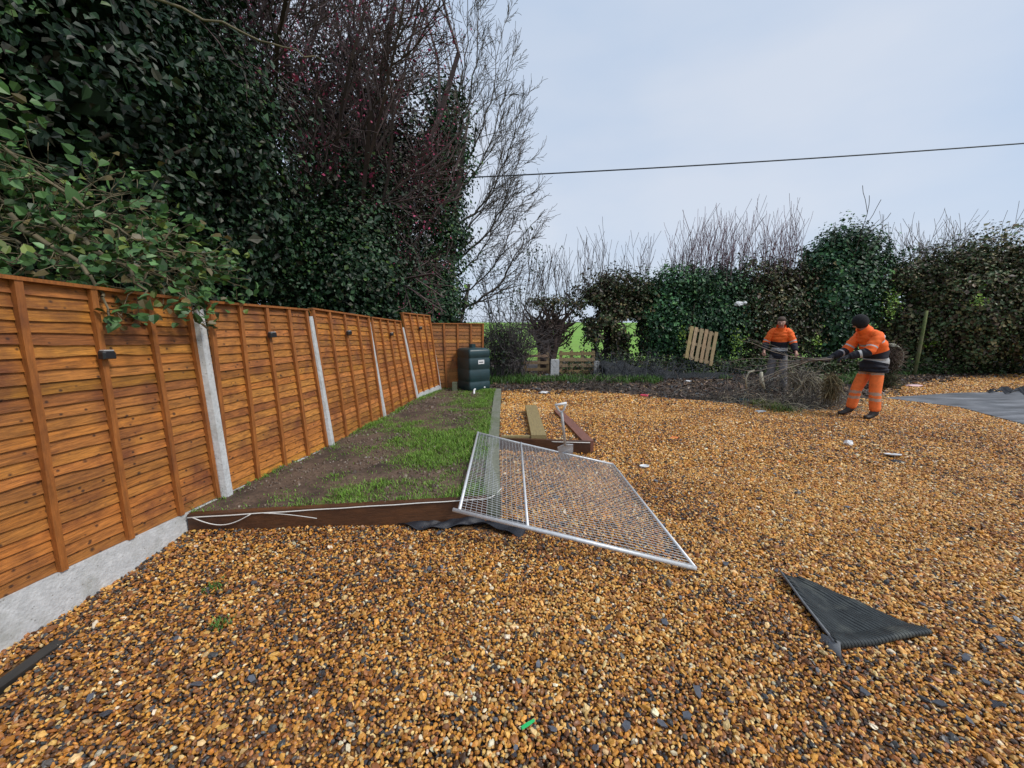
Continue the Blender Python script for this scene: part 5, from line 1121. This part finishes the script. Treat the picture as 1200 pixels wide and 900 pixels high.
def crumple(name, px, py, s, m_, lab, cat, flat=.5, seed=1, elong=1.):
    r = np.random.default_rng(seed); v, f = I2; w = v * (1 + r.uniform(-.4, .35, (len(v), 1))) * V(s * elong, s, s * flat); p = G(px, py, s * flat * .7)
    return tag(MB().add(w + p, f).build(name, m_), lab, cat)
crumple('paper_scrap', 994, 519, .05, M['white'], 'crumpled white paper on the gravel below the bending worker', 'paper', .8, 3)
crumple('paper_scrap', 638, 460, .09, M['white'], 'white scrap on the gravel near the pallet gate', 'paper', .35, 4, 1.3)
crumple('paper_scrap', 1071, 452, .11, M['pink'], 'pinkish white scrap between patio and hedge', 'paper', .25, 5, 1.8)
crumple('plastic_scrap', 756, 463.5, .08, M['red'], 'red scrap at the far edge of the gravel', 'plastic scrap', .35, 6, 1.4)
crumple('plastic_scrap', 790, 513, .05, M['orange'], 'flat orange scrap on the gravel right of the spade', 'plastic scrap', .25, 7, 1.6)
crumple('plastic_scrap', 914, 541, .035, M['orange'], 'small orange scrap in the middle of the gravel', 'plastic scrap', .4, 8)
crumple('plastic_scrap', 871, 469.5, .11, M['tank'], 'dark blue grey scrap by the twigs left of the workers', 'plastic scrap', .35, 9, 1.5)
crumple('stone_slab', 1052, 541, .05, M['blackplastic'], 'black crumpled fragments just behind the larger white dish', 'fragment', .3, 10, 1.2)
crumple('stone_slab', 891, 482, .06, M['reflect'], 'small grey slab on the gravel edge below the twig heap', 'slab', .25, 13, 1.6)
crumple('paper_scrap', 806, 446.5, .08, M['white'], 'white scrap on the dark soil below the leaning pallet', 'paper', .3, 14, 1.1)
wp = D(866, 356, 13.55); r = np.random.default_rng(4); v, f = I2
tag(MB().add(v * V(.12, .05, .08) * (1 + r.uniform(-.4, .4, (len(v), 1))) + wp, f).add(v * V(.06, .04, .05) + wp + V(.2, 0, .03), f).build('plastic_bag', M['white']), 'white plastic scrap caught in the hedge above the standing worker', 'plastic scrap')
a_ = G(611, 853.5, .02); b_ = G(626, 844, .02)
tag(MB().tube([a_, a_ * .6 + b_ * .4, b_], [.007, .0085, .006], 6).build('plastic_strip', M['green']), 'small bright green plastic piece on the gravel at the bottom of the photo', 'plastic piece')
# slate chips
mb = MB()
pts = [(R.uniform(-1.9, 3.2), R.uniform(1.35, 4.5)) for _ in range(170)]
sl = MB(); base = np.array([(-1, -.5, -.1), (.3, -.7, -.1), (1, -.1, -.1), (.5, .7, -.1), (-.6, .6, -.1)]);
for (x, y) in pts:
    if not gmask(np.array([x]), np.array([y]))[0]: continue
    s_ = R.uniform(.012, .024); a = R.uniform(0, 6.28); v = np.vstack([base, base + V(0, 0, .3)]) * s_ * (1 + R.uniform(-.25, .25, (10, 1))); c, s2_ = math.cos(a), math.sin(a)
    v = v @ np.array([[c, -s2_, 0], [s2_, c, 0], [0, 0, 1]]).T; v[:, 2] += v[:, 0] * R.normal(0, .3) + v[:, 1] * R.normal(0, .3); v += V(x, y, .018)
    f = [(4, 3, 2, 1, 0), (5, 6, 7, 8, 9)] + [(i, (i + 1) % 5, 5 + (i + 1) % 5, 5 + i) for i in range(5)]; sl.add(v, f, col=np.array((.075, .08, .095)) * R.uniform(.6, 1.8))
tag(sl.build('slate_chips', M['stone']), 'dark grey slate chips mixed through the near gravel', 'slate chips', kind='stuff')
# weeds in gravel
for i, (px, py, lab) in enumerate(((258, 735, 'larger green weed growing in the gravel, lower left'), (254, 690, 'small green weed in the gravel above the larger one'), (212, 762 - 170, 'grass tuft at the left end of the lawn edge board'))):
    mb = MB(); p = G(px, py, 0 if i < 2 else ZL); n = 60 if i < 2 else 240; sp_r = .03 if i < 2 else .07
    blades(mb, p[0] + R.normal(0, sp_r, n), p[1] + R.normal(0, sp_r, n), np.full(n, p[2] + .005), .035 if i < 2 else .07, np.tile([(.09, .2, .04)], (n, 1)) * R.uniform(.6, 1.4, (n, 1)), .007, 1.3)
    tag(mb.build('weed', M['grass']), lab, 'weed')
for i, (px, py, lab) in enumerate(((893, 475, 'green grass tuft in the twigs at the far gravel edge'), (915, 481, 'yellow green tuft on the gravel left of the bending worker'), (1030, 447, 'bright green weeds behind the legs of the bending worker'))):
    mb = MB(); p = G(px, py, 0); n = 260
    blades(mb, p[0] + R.normal(0, .16, n), p[1] + R.normal(0, .12, n), np.zeros(n), .11, np.array([(.10, .17, .03), (.2, .2, .07)])[R.integers(0, 2, n)] * R.uniform(.6, 1.4, (n, 1)), .012, 1.3)
    tag(mb.build('grass_tuft', M['grass']), lab, 'grass tuft')

o = MB(); vs = []
for i in range(12):
    for j in range(24):
        q_ = G(1166 + 70 * j / 23 - i, 456 + 3 * math.sin(j) + (3 + 5 * j / 23) * i / 11, 0); vs.append((q_[0], q_[1], .012 + .03 * math.sin(math.pi * i / 11) * (1 + noise2(np.array([j * .5]), np.array([i * .6]), 1, 77)[0])))
idx = np.arange(12 * 24).reshape(12, 24); f = np.stack([idx[:-1, :-1], idx[1:, :-1], idx[1:, 1:], idx[:-1, 1:]], -1).reshape(-1, 4)
o = o.add(vs, f).build('weed_membrane', M['membrane'], smooth=True); tag(o, 'rumpled black sheet lying behind the patio at the right edge', 'membrane'); o.modifiers.new('thick', 'SOLIDIFY').thickness = .004
